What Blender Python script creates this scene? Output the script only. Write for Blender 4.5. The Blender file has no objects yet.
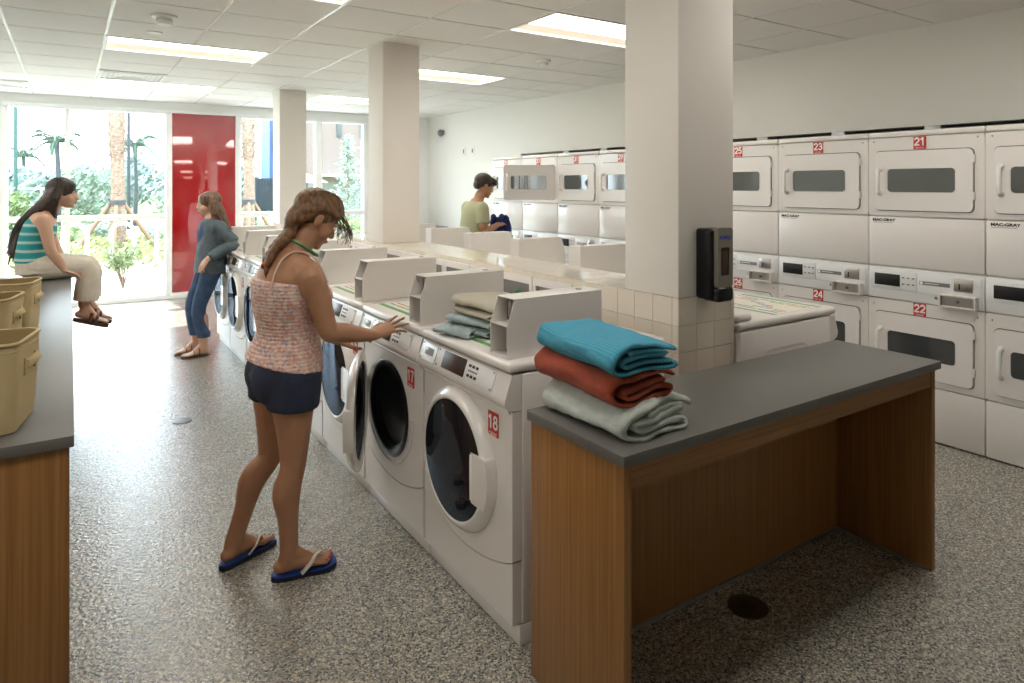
import bpy, bmesh, math, random
from math import sin, cos, pi, radians, sqrt, atan2
from mathutils import Vector, Matrix, noise
from mathutils.geometry import tessellate_polygon
V = Vector
scene = bpy.context.scene
COL = scene.collection
random.seed(7)

# ------------------------------------------------------------------ materials
def new_mat(name):
    m = bpy.data.materials.new(name); m.use_nodes = True
    nt = m.node_tree
    return m, nt, nt.nodes['Principled BSDF']

def mat(name, col, rough=.5, metal=0., coat=0., bump=0., bscale=60., emit=None, estr=0., spec=.5, sheen=0., vary=0., vscale=5.):
    m, nt, b = new_mat(name)
    b.inputs['Base Color'].default_value = (*col, 1)
    b.inputs['Roughness'].default_value = rough
    b.inputs['Metallic'].default_value = metal
    b.inputs['Coat Weight'].default_value = coat
    b.inputs['Coat Roughness'].default_value = .05
    b.inputs['Specular IOR Level'].default_value = spec
    b.inputs['Sheen Weight'].default_value = sheen
    if emit:
        b.inputs['Emission Color'].default_value = (*emit, 1)
        b.inputs['Emission Strength'].default_value = estr
    if bump or vary:
        tc = nt.nodes.new('ShaderNodeTexCoord')
        n = nt.nodes.new('ShaderNodeTexNoise'); n.inputs['Scale'].default_value = bscale
        n.inputs['Detail'].default_value = 4
        nt.links.new(tc.outputs['Object'], n.inputs['Vector'])
        if bump:
            bp = nt.nodes.new('ShaderNodeBump'); bp.inputs['Strength'].default_value = bump
            bp.inputs['Distance'].default_value = .01
            nt.links.new(n.outputs['Fac'], bp.inputs['Height']); nt.links.new(bp.outputs['Normal'], b.inputs['Normal'])
        if vary:
            n2 = nt.nodes.new('ShaderNodeTexNoise'); n2.inputs['Scale'].default_value = vscale
            n2.inputs['Detail'].default_value = 6
            nt.links.new(tc.outputs['Object'], n2.inputs['Vector'])
            r = nt.nodes.new('ShaderNodeValToRGB')
            r.color_ramp.elements[0].position = .3; r.color_ramp.elements[1].position = .7
            r.color_ramp.elements[0].color = (*[c*(1-vary) for c in col], 1)
            r.color_ramp.elements[1].color = (*[min(1, c*(1+vary)) for c in col], 1)
            nt.links.new(n2.outputs['Fac'], r.inputs['Fac']); nt.links.new(r.outputs['Color'], b.inputs['Base Color'])
    return m

def ramp(nt, stops, fac, interp='LINEAR'):
    r = nt.nodes.new('ShaderNodeValToRGB'); cr = r.color_ramp; cr.interpolation = interp
    while len(cr.elements) < len(stops): cr.elements.new(.5)
    for e, (p, c) in zip(cr.elements, stops): e.position = p; e.color = (*c, 1)
    nt.links.new(fac, r.inputs['Fac']); return r.outputs['Color']

def floor_mat():
    m, nt, b = new_mat('speckled epoxy'); N = nt.nodes; Lk = nt.links
    tc = N.new('ShaderNodeTexCoord')
    v = N.new('ShaderNodeTexVoronoi'); v.inputs['Scale'].default_value = 165; v.inputs['Randomness'].default_value = 1
    Lk.new(tc.outputs['Object'], v.inputs['Vector'])
    sep = N.new('ShaderNodeSeparateColor'); Lk.new(v.outputs['Color'], sep.inputs['Color'])
    c1 = ramp(nt, [(0, (.075, .084, .094)), (.13, (.18, .19, .19)), (.35, (.31, .288, .242)), (.62, (.42, .388, .318)), (.86, (.62, .58, .485))], sep.outputs[0], 'CONSTANT')
    Lk.new(c1, b.inputs['Base Color'])
    b.inputs['Roughness'].default_value = .24
    b.inputs['Specular IOR Level'].default_value = .5
    b.inputs['Coat Weight'].default_value = .5; b.inputs['Coat Roughness'].default_value = .12
    n = N.new('ShaderNodeTexNoise'); n.inputs['Scale'].default_value = 60; n.inputs['Detail'].default_value = 3
    Lk.new(tc.outputs['Object'], n.inputs['Vector'])
    bp = N.new('ShaderNodeBump'); bp.inputs['Strength'].default_value = .33; bp.inputs['Distance'].default_value = .01
    Lk.new(n.outputs['Fac'], bp.inputs['Height']); Lk.new(bp.outputs['Normal'], b.inputs['Normal'])
    Lk.new(bp.outputs['Normal'], b.inputs['Coat Normal'])
    return m

def wood_mat(name, c0, c1, axis='Z'):
    m, nt, b = new_mat(name); N = nt.nodes; Lk = nt.links
    tc = N.new('ShaderNodeTexCoord'); mp = N.new('ShaderNodeMapping')
    s = {'Z': (110, 110, 1.6), 'X': (1.6, 110, 110)}[axis]
    mp.inputs['Scale'].default_value = s
    Lk.new(tc.outputs['Object'], mp.inputs['Vector'])
    n = N.new('ShaderNodeTexNoise'); n.inputs['Scale'].default_value = 1.; n.inputs['Detail'].default_value = 5
    Lk.new(mp.outputs['Vector'], n.inputs['Vector'])
    col = ramp(nt, [(.36, c0), (.64, c1)], n.outputs['Fac'])
    Lk.new(col, b.inputs['Base Color']); b.inputs['Roughness'].default_value = .38
    return m

def tile_mat():
    m, nt, b = new_mat('ivory wall tile'); N = nt.nodes; Lk = nt.links
    b.inputs['Base Color'].default_value = (.77, .70, .60, 1)
    b.inputs['Roughness'].default_value = .06
    b.inputs['Specular IOR Level'].default_value = .6
    tc = N.new('ShaderNodeTexCoord')
    n = N.new('ShaderNodeTexNoise'); n.inputs['Scale'].default_value = 9; Lk.new(tc.outputs['Object'], n.inputs['Vector'])
    bp = N.new('ShaderNodeBump'); bp.inputs['Strength'].default_value = .06
    Lk.new(n.outputs['Fac'], bp.inputs['Height']); Lk.new(bp.outputs['Normal'], b.inputs['Normal'])
    return m

def glass_mat():
    m, nt, b = new_mat('clear glazing'); N = nt.nodes; Lk = nt.links
    out = N['Material Output']; N.remove(b)
    tr = N.new('ShaderNodeBsdfTransparent'); tr.inputs['Color'].default_value = (.96, .985, .98, 1)
    gl = N.new('ShaderNodeBsdfGlossy'); gl.inputs['Roughness'].default_value = .02
    lw = N.new('ShaderNodeLayerWeight'); lw.inputs['Blend'].default_value = .5
    p3 = N.new('ShaderNodeMath'); p3.operation = 'POWER'; p3.inputs[1].default_value = 3.5; Lk.new(lw.outputs['Facing'], p3.inputs[0])
    fr = N.new('ShaderNodeMath'); fr.operation = 'MULTIPLY_ADD'; fr.inputs[1].default_value = .6; fr.inputs[2].default_value = .03; Lk.new(p3.outputs[0], fr.inputs[0])
    mx = N.new('ShaderNodeMixShader')
    Lk.new(fr.outputs[0], mx.inputs['Fac']); Lk.new(tr.outputs[0], mx.inputs[1]); Lk.new(gl.outputs[0], mx.inputs[2])
    Lk.new(mx.outputs[0], out.inputs['Surface'])
    return m

def see_through():
    m, nt, b = new_mat('clear door window'); N = nt.nodes; Lk = nt.links
    tr = N.new('ShaderNodeBsdfTransparent'); tr.inputs['Color'].default_value = (.72, .75, .76, 1)
    b.inputs['Base Color'].default_value = (.3, .31, .32, 1); b.inputs['Roughness'].default_value = .08
    mx = N.new('ShaderNodeMixShader'); mx.inputs['Fac'].default_value = .22
    Lk.new(tr.outputs[0], mx.inputs[1]); Lk.new(b.outputs[0], mx.inputs[2]); Lk.new(mx.outputs[0], N['Material Output'].inputs['Surface'])
    return m

def smoked():
    m, nt, b = new_mat('smoked door glass'); N = nt.nodes; Lk = nt.links
    b.inputs['Base Color'].default_value = (.012, .014, .018, 1); b.inputs['Roughness'].default_value = .25; b.inputs['Specular IOR Level'].default_value = .0
    gl = N.new('ShaderNodeBsdfGlossy'); gl.inputs['Roughness'].default_value = .035; gl.inputs['Color'].default_value = (.72, .82, 1, 1)
    mx = N.new('ShaderNodeMixShader'); mx.inputs['Fac'].default_value = .10
    Lk.new(b.outputs[0], mx.inputs[1]); Lk.new(gl.outputs[0], mx.inputs[2]); Lk.new(mx.outputs[0], N['Material Output'].inputs['Surface'])
    return m

def streak_mat(name, c0, c1, scale=40, rough=.5, axis=(1, 1, .12), bump=.4, sheen=0):
    m, nt, b = new_mat(name); N = nt.nodes; Lk = nt.links
    tc = N.new('ShaderNodeTexCoord'); mp = N.new('ShaderNodeMapping'); mp.inputs['Scale'].default_value = axis
    Lk.new(tc.outputs['Object'], mp.inputs['Vector'])
    n = N.new('ShaderNodeTexNoise'); n.inputs['Scale'].default_value = scale; n.inputs['Detail'].default_value = 5
    Lk.new(mp.outputs['Vector'], n.inputs['Vector'])
    Lk.new(ramp(nt, [(.35, c0), (.65, c1)], n.outputs['Fac']), b.inputs['Base Color'])
    b.inputs['Roughness'].default_value = rough; b.inputs['Sheen Weight'].default_value = sheen
    bp = N.new('ShaderNodeBump'); bp.inputs['Strength'].default_value = bump; bp.inputs['Distance'].default_value = .006
    Lk.new(n.outputs['Fac'], bp.inputs['Height']); Lk.new(bp.outputs['Normal'], b.inputs['Normal'])
    return m

def band_mat(name, stops, scale, axis='Z', rough=.8, dist=1.5, nscale=2., bump=.3):
    """cloth woven in bands across one axis"""
    m, nt, b = new_mat(name); N = nt.nodes; Lk = nt.links
    tc = N.new('ShaderNodeTexCoord')
    w = N.new('ShaderNodeTexWave'); w.bands_direction = axis; w.inputs['Scale'].default_value = scale
    w.inputs['Distortion'].default_value = dist; w.inputs['Detail'].default_value = 2; w.inputs['Detail Scale'].default_value = nscale
    Lk.new(tc.outputs['Object'], w.inputs['Vector'])
    Lk.new(ramp(nt, stops, w.outputs['Fac']), b.inputs['Base Color'])
    b.inputs['Roughness'].default_value = rough
    n = N.new('ShaderNodeTexNoise'); n.inputs['Scale'].default_value = 160
    Lk.new(tc.outputs['Object'], n.inputs['Vector'])
    bp = N.new('ShaderNodeBump'); bp.inputs['Strength'].default_value = bump; bp.inputs['Distance'].default_value = .005
    Lk.new(n.outputs['Fac'], bp.inputs['Height']); Lk.new(bp.outputs['Normal'], b.inputs['Normal'])
    return m

def plaid_mat(name):
    """smocked tube top: small pink, white, orange and blue checks"""
    m, nt, b = new_mat(name); N = nt.nodes; Lk = nt.links
    tc = N.new('ShaderNodeTexCoord'); mp = N.new('ShaderNodeMapping'); mp.inputs['Scale'].default_value = (70, 70, 80)
    Lk.new(tc.outputs['Object'], mp.inputs['Vector'])
    v = N.new('ShaderNodeTexVoronoi'); v.inputs['Scale'].default_value = 1.25; v.inputs['Randomness'].default_value = .75
    Lk.new(mp.outputs['Vector'], v.inputs['Vector'])
    s = N.new('ShaderNodeSeparateColor'); Lk.new(v.outputs['Color'], s.inputs['Color'])
    c = ramp(nt, [(0, (.68, .42, .36)), (.25, (.76, .60, .53)), (.48, (.66, .34, .25)), (.60, (.72, .50, .45)), (.80, (.44, .38, .44)), (.88, (.76, .60, .50))], s.outputs[0], 'CONSTANT')
    Lk.new(c, b.inputs['Base Color']); b.inputs['Roughness'].default_value = .85
    w = N.new('ShaderNodeTexWave'); w.bands_direction = 'Z'; w.inputs['Scale'].default_value = 22; w.inputs['Distortion'].default_value = 2
    Lk.new(tc.outputs['Object'], w.inputs['Vector'])
    bp = N.new('ShaderNodeBump'); bp.inputs['Strength'].default_value = .25; bp.inputs['Distance'].default_value = .006
    Lk.new(w.outputs['Fac'], bp.inputs['Height']); Lk.new(bp.outputs['Normal'], b.inputs['Normal'])
    return m

M = dict(
    enamel=mat('machine white enamel', (.80, .765, .735), .28, coat=.25),
    enamel2=mat('machine panel white', (.82, .79, .765), .33),
    plate=mat('console plate pale silver', (.80, .81, .82), .3, metal=.0, coat=.3),
    doorwhite=mat('door ring white', (.85, .83, .80), .18, coat=.5),
    boxwhite=mat('coin box powder coat', (.74, .70, .665), .38),
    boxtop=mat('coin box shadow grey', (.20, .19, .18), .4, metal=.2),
    display=mat('smoked display', (.035, .016, .010), .3),
    lcd=mat('lcd grey', (.33, .36, .36), .2),
    black=mat('black plastic', (.012, .012, .013), .35),
    gasket=mat('black rubber gasket', (.012, .012, .014), .3, spec=.6),
    drum=mat('stainless drum', (.32, .32, .32), .28, metal=1),
    darkglass=smoked(),
    dryglass=mat('dryer window glass', (.075, .085, .082), .06, spec=.8, coat=.6),
    dryglass2=mat('dark dryer window glass', (.05, .056, .060), .06, spec=.8, coat=.6),
    red=mat('sign red', (.56, .025, .02), .35),
    white=mat('sign white', (.88, .87, .84), .4),
    grey=mat('mid grey plastic', (.22, .22, .22), .4),
    chrome=mat('brushed steel', (.55, .53, .50), .3, metal=1),
    line=mat('dark seam', (.09, .085, .08), .6),
    wallr=mat('wall paint', (.80, .785, .745), .7, bump=.03, bscale=200),
    wallf=mat('window wall paint', (.90, .91, .91), .6),
    column=mat('column paint', (.80, .755, .70), .6, bump=.02, bscale=200),
    tile=tile_mat(), grout=mat('grout', (.66, .61, .54), .8),
    ceil=mat('acoustic tile', (.78, .765, .73), .9, bump=.1, bscale=300),
    tbar=mat('ceiling grid white enamel', (.88, .88, .86), .25),
    tgap=mat('ceiling gap shade', (.42, .41, .39), .8),
    frame=mat('white window frame', (.92, .93, .93), .35),
    redpanel=mat('glossy red back painted glass', (.38, .008, .012), .05, coat=1, spec=1),
    glass=glass_mat(), floor=floor_mat(),
    wood=wood_mat('bamboo laminate', (.245, .110, .029), (.35, .167, .050)),
    woodx=wood_mat('bamboo laminate rail', (.255, .115, .038), (.35, .168, .058), 'X'),
    counter=mat('charcoal laminate', (.135, .130, .120), .36, vary=.05, vscale=80),
    canvas=mat('tan canvas', (.56, .44, .235), .85, bump=.25, bscale=420, vary=.06),
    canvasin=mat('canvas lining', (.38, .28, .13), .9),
    lamp=mat('lit diffuser', (.9, .9, .9), .5, emit=(1, .945, .87), estr=8.4),
    reflector=mat('fixture reflector', (.92, .82, .70), .45),
    fixture=mat('white fixture housing', (.85, .85, .83), .4),
    skin=mat('tanned skin', (.42, .215, .12), .5, vary=.05, vscale=25),
    skin2=mat('fair skin', (.66, .40, .28), .5, vary=.05, vscale=25),
    lip=mat('lips', (.50, .16, .13), .4),
    eyew=mat('eye white', (.8, .8, .78), .2), iris=mat('iris', (.05, .03, .02), .15),
    hairA=streak_mat('light brown hair', (.075, .034, .014), (.25, .122, .052), 70, .42, (1, 1, .35)),
    hairB=streak_mat('long brown hair', (.055, .030, .018), (.22, .125, .07), 90, .45, (1, 1, .12)),
    hairC=streak_mat('dark brown hair', (.012, .008, .006), (.055, .035, .025), 90, .4, (1, 1, .12)),
    glasstint=see_through(),
    soil2=mat('ground cover leaves', (.30, .32, .12), .9, vary=.35, vscale=2),
    denim=mat('dark denim', (.022, .030, .060), .85, bump=.3, bscale=500, vary=.25, vscale=12),
    jeans=mat('blue jeans', (.055, .105, .21), .85, bump=.3, bscale=500, vary=.35, vscale=9),
    jacket=mat('grey blue denim jacket', (.10, .135, .155), .85, bump=.3, bscale=400, vary=.3, vscale=12),
    tee=mat('sage green cotton', (.40, .40, .25), .85, vary=.06),
    teal=band_mat('teal striped cloth', [(0, (.02, .30, .32)), (.7, (.03, .36, .36)), (.9, (.45, .62, .60))], 5, 'Z', dist=.3),
    offwhite=mat('cream linen', (.70, .64, .54), .9, vary=.06, vscale=15),
    navy=mat('navy cotton', (.015, .025, .13), .85, vary=.3, vscale=9),
    topA=plaid_mat('pink check smocked cotton'),
    elastic=mat('pale strap', (.72, .52, .42), .8), green=mat('green cord', (.06, .30, .12), .6),
    solebl=mat('royal blue rubber', (.008, .05, .30), .5), soledk=mat('dark rubber', (.010, .012, .03), .6),
    strapw=mat('woven silver strap', (.62, .57, .50), .5, bump=.6, bscale=150),
    leather=mat('brown leather', (.10, .05, .03), .5), nail=mat('red nail varnish', (.35, .01, .02), .2),
    orange=mat('orange hair tie', (.7, .10, .02), .6),
    towb=band_mat('turquoise ribbed towel', [(0, (.045, .25, .37)), (1, (.075, .34, .47))], 34, 'X', .95, 1.2, 3., .5),
    towr=mat('rust towel', (.36, .055, .018), .95, bump=.7, bscale=260, sheen=.12, vary=.14, vscale=30),
    towg=mat('pale sea green towel', (.60, .66, .62), .95, bump=.7, bscale=260, sheen=.12, vary=.08, vscale=30),
    clothg=mat('khaki grey cotton', (.50, .46, .37), .9, bump=.3, bscale=120, vary=.06),
    clothb=mat('faded blue cotton', (.36, .44, .45), .9, bump=.3, bscale=120, vary=.15, vscale=18),
    sheet=mat('printed sheet', (.80, .76, .66), .4), sgreen=mat('sheet green', (.10, .36, .12), .4),
    sred=mat('sheet red ink', (.62, .08, .06), .4), sblue=mat('sheet blue ink', (.08, .14, .40), .4),
    disp=mat('dispenser black', (.008, .008, .009), .22, spec=.35), dispf=mat('dispenser face taupe', (.23, .205, .165), .3, metal=.2),
    dispw=mat('dispenser window', (.05, .028, .02), .15), logo=mat('logo blue', (.02, .03, .36), .4),
    bronze=mat('floor box bronze', (.06, .042, .025), .4, metal=.4), floorring=mat('floor cover grey', (.22, .25, .28), .35, metal=.3),
    vent=mat('vent white', (.8, .8, .78), .5), duct=mat('galvanised duct', (.48, .50, .50), .4, metal=.6),
    niche=mat('service gap shade', (.035, .035, .04), .8),
    ground=mat('pale concrete', (.62, .60, .55), .9, vary=.08), lawn=mat('lawn', (.22, .26, .09), .95, vary=.3, vscale=3),
    soil=mat('mulch', (.26, .20, .13), .95, vary=.2, vscale=6),
    bark=streak_mat('palm bark', (.14, .085, .055), (.30, .21, .15), 16, .9, (1, 1, 2.2), bump=1),
    brace=mat('timber brace', (.26, .155, .09), .8), rackm=mat('white painted tube', (.88, .88, .86), .35),
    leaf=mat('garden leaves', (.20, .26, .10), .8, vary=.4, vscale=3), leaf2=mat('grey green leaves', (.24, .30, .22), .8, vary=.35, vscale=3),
    leaf3=mat('haze pale tree leaves', (.30, .36, .33), .9, vary=.3, vscale=1), frond=mat('palm frond', (.08, .12, .08), .7),  # leaf3 is paled and greyed to stand in for distance haze
    stem=mat('twig', (.20, .14, .09), .9), polegreen=mat('green pole', (.03, .08, .07), .5), poledark=mat('dark pole', (.03, .035, .04), .5),
    pink=mat('salmon stucco', (.19, .142, .12), .9), wing=mat('window slot grey', (.05, .07, .07), .3), cream=mat('cream stucco', (.16, .155, .14), .9),
    blueb=mat('blue panel', (.07, .12, .27), .6), fencem=mat('dark fence mesh', (.015, .025, .035), .6), umbrella=mat('white canvas', (.85, .85, .83), .8),
)

# ------------------------------------------------------------------ mesh builder
class MB:
    def __init__(s): s.bm = bmesh.new()
    def _add(s, verts, faces, mi=0):
        vs = [s.bm.verts.new(v) for v in verts]; out = []
        for f in faces:
            try: fc = s.bm.faces.new([vs[i] for i in f]); fc.material_index = mi; out.append(fc)
            except ValueError: pass
        return vs, out
    def box(s, x0, x1, y0, y1, z0, z1, bev=0, seg=2, mi=0, mat=None):
        b = bmesh.new(); bmesh.ops.create_cube(b, size=1)
        for v in b.verts: v.co = V(((x0+x1)/2+v.co.x*(x1-x0), (y0+y1)/2+v.co.y*(y1-y0), (z0+z1)/2+v.co.z*(z1-z0)))
        if bev:
            bev = min(bev, .49*min(abs(x1-x0), abs(y1-y0), abs(z1-z0)))
            bmesh.ops.bevel(b, geom=b.edges[:], offset=bev, segments=seg, affect='EDGES', profile=.5)
        return s.merge(b, mat, mi)
    def merge(s, b, mat=None, mi=0):
        b.verts.index_update()
        vs = [s.bm.verts.new(mat @ v.co if mat else v.co) for v in b.verts]
        for f in b.faces:
            fc = s.bm.faces.new([vs[v.index] for v in f.verts]); fc.material_index = mi
        b.free(); return s
    def merge_mesh(s, me, mat=None, mi=0):
        vs = [s.bm.verts.new(mat @ v.co if mat else v.co) for v in me.vertices]
        for p in me.polygons:
            try: fc = s.bm.faces.new([vs[i] for i in p.vertices]); fc.material_index = mi
            except ValueError: pass
        return s
    def prism(s, outer, holes, f, a0, a1, mi=0):
        """polygon (2D, with holes) extruded; f(u, v, a) -> 3D"""
        loops = [outer]+list(holes)
        tri = tessellate_polygon([[V((p[0], p[1], 0)) for p in l] for l in loops])
        flat = [p for l in loops for p in l]; n = len(flat)
        vs = [s.bm.verts.new(f(p[0], p[1], a0)) for p in flat]+[s.bm.verts.new(f(p[0], p[1], a1)) for p in flat]
        def face(idx):
            try: fc = s.bm.faces.new([vs[i] for i in idx]); fc.material_index = mi
            except ValueError: pass
        for t in tri:
            face(t); face([i+n for i in reversed(t)])
        k = 0
        for l in loops:
            m = len(l)
            for i in range(m): face((k+i, k+(i+1) % m, n+k+(i+1) % m, n+k+i))
            k += m
        return s
    def lathe(s, prof, f, seg=48, mi=0, closed=False):
        """prof: [(r, h)], f(x, y, h) -> 3D"""
        rings = []
        for r, h in prof:
            rings.append([s.bm.verts.new(f(r*cos(2*pi*i/seg), r*sin(2*pi*i/seg), h)) for i in range(seg)] if r > 1e-6 else [s.bm.verts.new(f(0, 0, h))])
        pairs = list(zip(rings, rings[1:]))
        if closed: pairs.append((rings[-1], rings[0]))
        for a, b in pairs:
            for i in range(seg):
                j = (i+1) % seg
                q = [a[i % len(a)], a[j % len(a)], b[j % len(b)], b[i % len(b)]]
                u = []
                for v in q:
                    if v not in u: u.append(v)
                if len(u) > 2:
                    try: fc = s.bm.faces.new(u); fc.material_index = mi
                    except ValueError: pass
        return s
    def tube(s, pts, r, seg=8, mi=0, cap=True, closed=False, flat=1., ref=None):
        pts = [V(p) for p in pts]; n = len(pts)
        rs = r if isinstance(r, (list, tuple)) else [r]*n
        rings = []; last = ref and V(ref)
        for i, p in enumerate(pts):
            if closed: t = pts[(i+1) % n]-pts[i-1]
            else: t = pts[min(i+1, n-1)]-pts[max(i-1, 0)]
            t.normalize()
            if last is None: last = V((0, 0, 1)) if abs(t.z) < .9 else V((1, 0, 0))
            u = last-t*last.dot(t)
            if u.length < 1e-4: u = t.orthogonal()
            u.normalize(); w = t.cross(u); last = u
            rings.append([s.bm.verts.new(p+u*rs[i]*cos(2*pi*k/seg)+w*rs[i]*flat*sin(2*pi*k/seg)) for k in range(seg)])
        pairs = list(zip(rings, rings[1:]))
        if closed: pairs.append((rings[-1], rings[0]))
        for a, b in pairs:
            for k in range(seg):
                fc = s.bm.faces.new((a[k], a[(k+1) % seg], b[(k+1) % seg], b[k])); fc.material_index = mi
        if cap and not closed:
            for rg in (rings[0], rings[-1]):
                fc = s.bm.faces.new(rg); fc.material_index = mi
        return s
    def ball(s, c, r, mat=None, seg=20, ring=12, mi=0):
        b = bmesh.new(); bmesh.ops.create_uvsphere(b, u_segments=seg, v_segments=ring, radius=1)
        if not isinstance(r, (tuple, list)): r = (r, r, r)
        mt = Matrix.Translation(V(c)) @ (mat.to_4x4() if mat else Matrix.Identity(4)) @ Matrix.Diagonal((*r, 1))
        return s.merge(b, mt, mi)
    def build(s, name, mats, parent=None, smooth=35, loc=None, rot=None, recalc=True):
        if recalc: bmesh.ops.recalc_face_normals(s.bm, faces=s.bm.faces[:])
        me = bpy.data.meshes.new(name); s.bm.to_mesh(me); s.bm.free()
        for m in (mats if isinstance(mats, (list, tuple)) else [mats]): me.materials.append(m)
        if smooth is not None:
            for p in me.polygons: p.use_smooth = True
            if smooth < 180: me.set_sharp_from_angle(angle=radians(smooth))
        o = bpy.data.objects.new(name, me); COL.objects.link(o)
        if parent: o.parent = parent
        if loc is not None: o.location = loc
        if rot is not None: o.rotation_euler = rot
        return o

def tag(o, label=None, cat=None, group=None, kind=None):
    if label: o['label'] = label
    if cat: o['category'] = cat
    if group: o['group'] = group
    if kind: o['kind'] = kind
    return o
def empty(name, loc=(0, 0, 0), rz=0.):
    o = bpy.data.objects.new(name, None); COL.objects.link(o); o.location = loc; o.rotation_euler = (0, 0, rz)
    o.empty_display_size = .1
    return o
KIDS = {}
def copy_tree(o, parent=None):
    c = o.copy(); COL.objects.link(c)
    if parent: c.parent = parent
    for ch in list(o.children): copy_tree(ch, c)
    return c
def kid(o, name):
    for c in o.children:
        if c.name.split('.')[0] == name: return c
_fc = {}
def text_mesh(s, size, depth=.002, align='CENTER', xs=1., bold=0.):
    key = (s, size, depth, align, xs, bold)
    if key in _fc: return _fc[key]
    cu = bpy.data.curves.new('txt', 'FONT'); cu.body = s; cu.size = size; cu.extrude = depth; cu.offset = bold
    cu.align_x = align; cu.align_y = 'CENTER'; cu.resolution_u = 3
    o = bpy.data.objects.new('txt', cu); COL.objects.link(o)
    dg = bpy.context.evaluated_depsgraph_get(); me = bpy.data.meshes.new_from_object(o.evaluated_get(dg))
    bpy.data.objects.remove(o); bpy.data.curves.remove(cu)
    for v in me.vertices: v.co.x *= xs
    _fc[key] = me; return me
def facing(x, y, z, flip=False):
    """text drawn in local xy becomes upright on a plane facing local -y"""
    return Matrix.Translation((x, y, z)) @ Matrix.Rotation(pi/2, 4, 'X')
def rrect(x0, x1, z0, z1, r, n=5):
    pts = []
    for cx, cz, a in ((x1-r, z1-r, 0), (x0+r, z1-r, 90), (x0+r, z0+r, 180), (x1-r, z0+r, 270)):
        for i in range(n+1):
            t = radians(a+90*i/n); pts.append((cx+r*cos(t), cz+r*sin(t)))
    return pts
def circ(cx, cz, r, n=56): return [(cx+r*cos(2*pi*i/n), cz+r*sin(2*pi*i/n)) for i in range(n)]
def _arc(cx, cy, rx, ry, a0, a1, n=9): return [(cx+rx*cos(radians(a0+(a1-a0)*i/n)), cy+ry*sin(radians(a0+(a1-a0)*i/n))) for i in range(n+1)]
DIG = {
 '0': [_arc(.28, .5, .20, .42, 0, 360, 20)], '1': [[(.10, .72), (.30, .92), (.30, .02)]],
 '2': [_arc(.28, .66, .20, .26, 165, -20)+[(.07, .08), (.50, .08)]],
 '3': [_arc(.26, .70, .19, .22, 160, -90)+_arc(.26, .29, .22, .22, 90, -155)],
 '4': [[(.40, .02), (.40, .92), (.04, .28), (.54, .28)]],
 '5': [[(.47, .92), (.13, .92), (.09, .52)]+_arc(.26, .33, .22, .26, 120, -150)],
 '6': [_arc(.28, .31, .20, .24, 0, 360, 18), [(.09, .36), (.12, .70), (.26, .90), (.44, .84)]],
 '7': [[(.06, .92), (.50, .92), (.30, .50), (.22, .02)]],
 '8': [_arc(.28, .71, .17, .20, 0, 360, 16), _arc(.28, .29, .21, .23, 0, 360, 18)],
 '9': [_arc(.28, .66, .20, .25, 0, 360, 18), [(.47, .60), (.43, .25), (.28, .06), (.10, .12)]]}
def digits(m, txt, cx, y, cz, h, mi, adv=.62, t=.075):
    w_ = (len(txt)*adv-.06)*h; c_ = 0
    for k, ch in enumerate(txt):
        ox = cx-w_/2+k*adv*h; oz = cz-h/2
        for ln in DIG[ch]:
            P_ = [V((ox+a*h*1.12, oz+b_*h)) for a, b_ in ln]
            for a, b_ in zip(P_, P_[1:]):
                d = (b_-a); 
                if d.length < 1e-6: continue
                d.normalize(); n_ = V((-d.y, d.x))*t*h; e = d*t*h*.45
                q = [a-e+n_, b_+e+n_, b_+e-n_, a-e-n_]
                c_ += 1; m._add([(p.x, y-c_*3e-5, p.y) for p in q], [(0, 1, 2, 3)], mi)
XZ = lambda u, v, a: V((u, a, v))
XY = lambda u, v, a: V((u, v, a))
YZ = lambda u, v, a: V((a, u, v))
# ------------------------------------------------------------------ camera
HC = 1.57; TH = math.atan(442/668.5)
cam = bpy.data.cameras.new('camera'); co = bpy.data.objects.new('camera', cam); COL.objects.link(co)
cam.sensor_width = 36; cam.lens = 668.5/1024*36; cam.shift_y = -(341.5-185)/1024; cam.clip_start = .05; cam.clip_end = 500
co.location = (0, 0, HC); co.rotation_euler = (pi/2, 0, -TH); scene.camera = co

# ------------------------------------------------------------------ room shell
ZC = 2.71; XR = 5.10; XL = -2.2; YW = 10.3; YB = -2.4
def struct(name, mb, mats, parent=None, **k):
    o = mb.build(name, mats, parent, **k)
    if not parent: o['kind'] = 'structure'
    return o
struct('floor', MB().box(XL-.2, 5.6, YB-.2, YW+.12, -.1, 0), M['floor'])
# ceiling: tiles lying in a grid
P = .61; X0 = .228; Y0 = 5.95
fix = [(X0+2.44*i, Y0+2.44*j) for i in (-1, 0, 1) for j in (-2, -1, 0, 1)]
def is_fix(x, y): return any(fx-.05 < x < fx+1.22-.05 and fy-.05 < y < fy+.56 for fx, fy in fix)
cb = MB(); cb.box(XL-.2, 5.6, YB-.2, YW+.2, ZC+.12, ZC+.3)
gx = [X0+P*i for i in range(-4, 9)]; gy = [Y0+P*j for j in range(-14, 9)]
for x in gx:
    for y in gy:
        if is_fix(x, y): continue
        xa, xb, ya, yb = max(x+.011, XL), min(x+P-.011, XR), max(y+.008, YB), min(y+P-.008, YW)
        if xb-xa > .02 and yb-ya > .02: cb.box(xa, xb, ya, yb, ZC, ZC+.02)
struct('ceiling', cb, M['ceil'])
g = MB()
for x in gx:
    ys = sorted(fy for fx, fy in fix if abs(fx+P-x) < .05); a = YB
    for fy in ys+[YW]:
        if fy > a: g.box(x-.013, x+.013, a, fy, ZC+.002, ZC+.012)
        a = fy+.61
struct('trim_1', g, M['tbar'])
g = MB()
for y in gy:
    g.box(XL, XR, y-.009, y+.009, ZC+.006, ZC+.014)  # greyer strips stand for the shadow in the gaps between tiles
struct('trim_2', g, M['tgap'])

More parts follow.
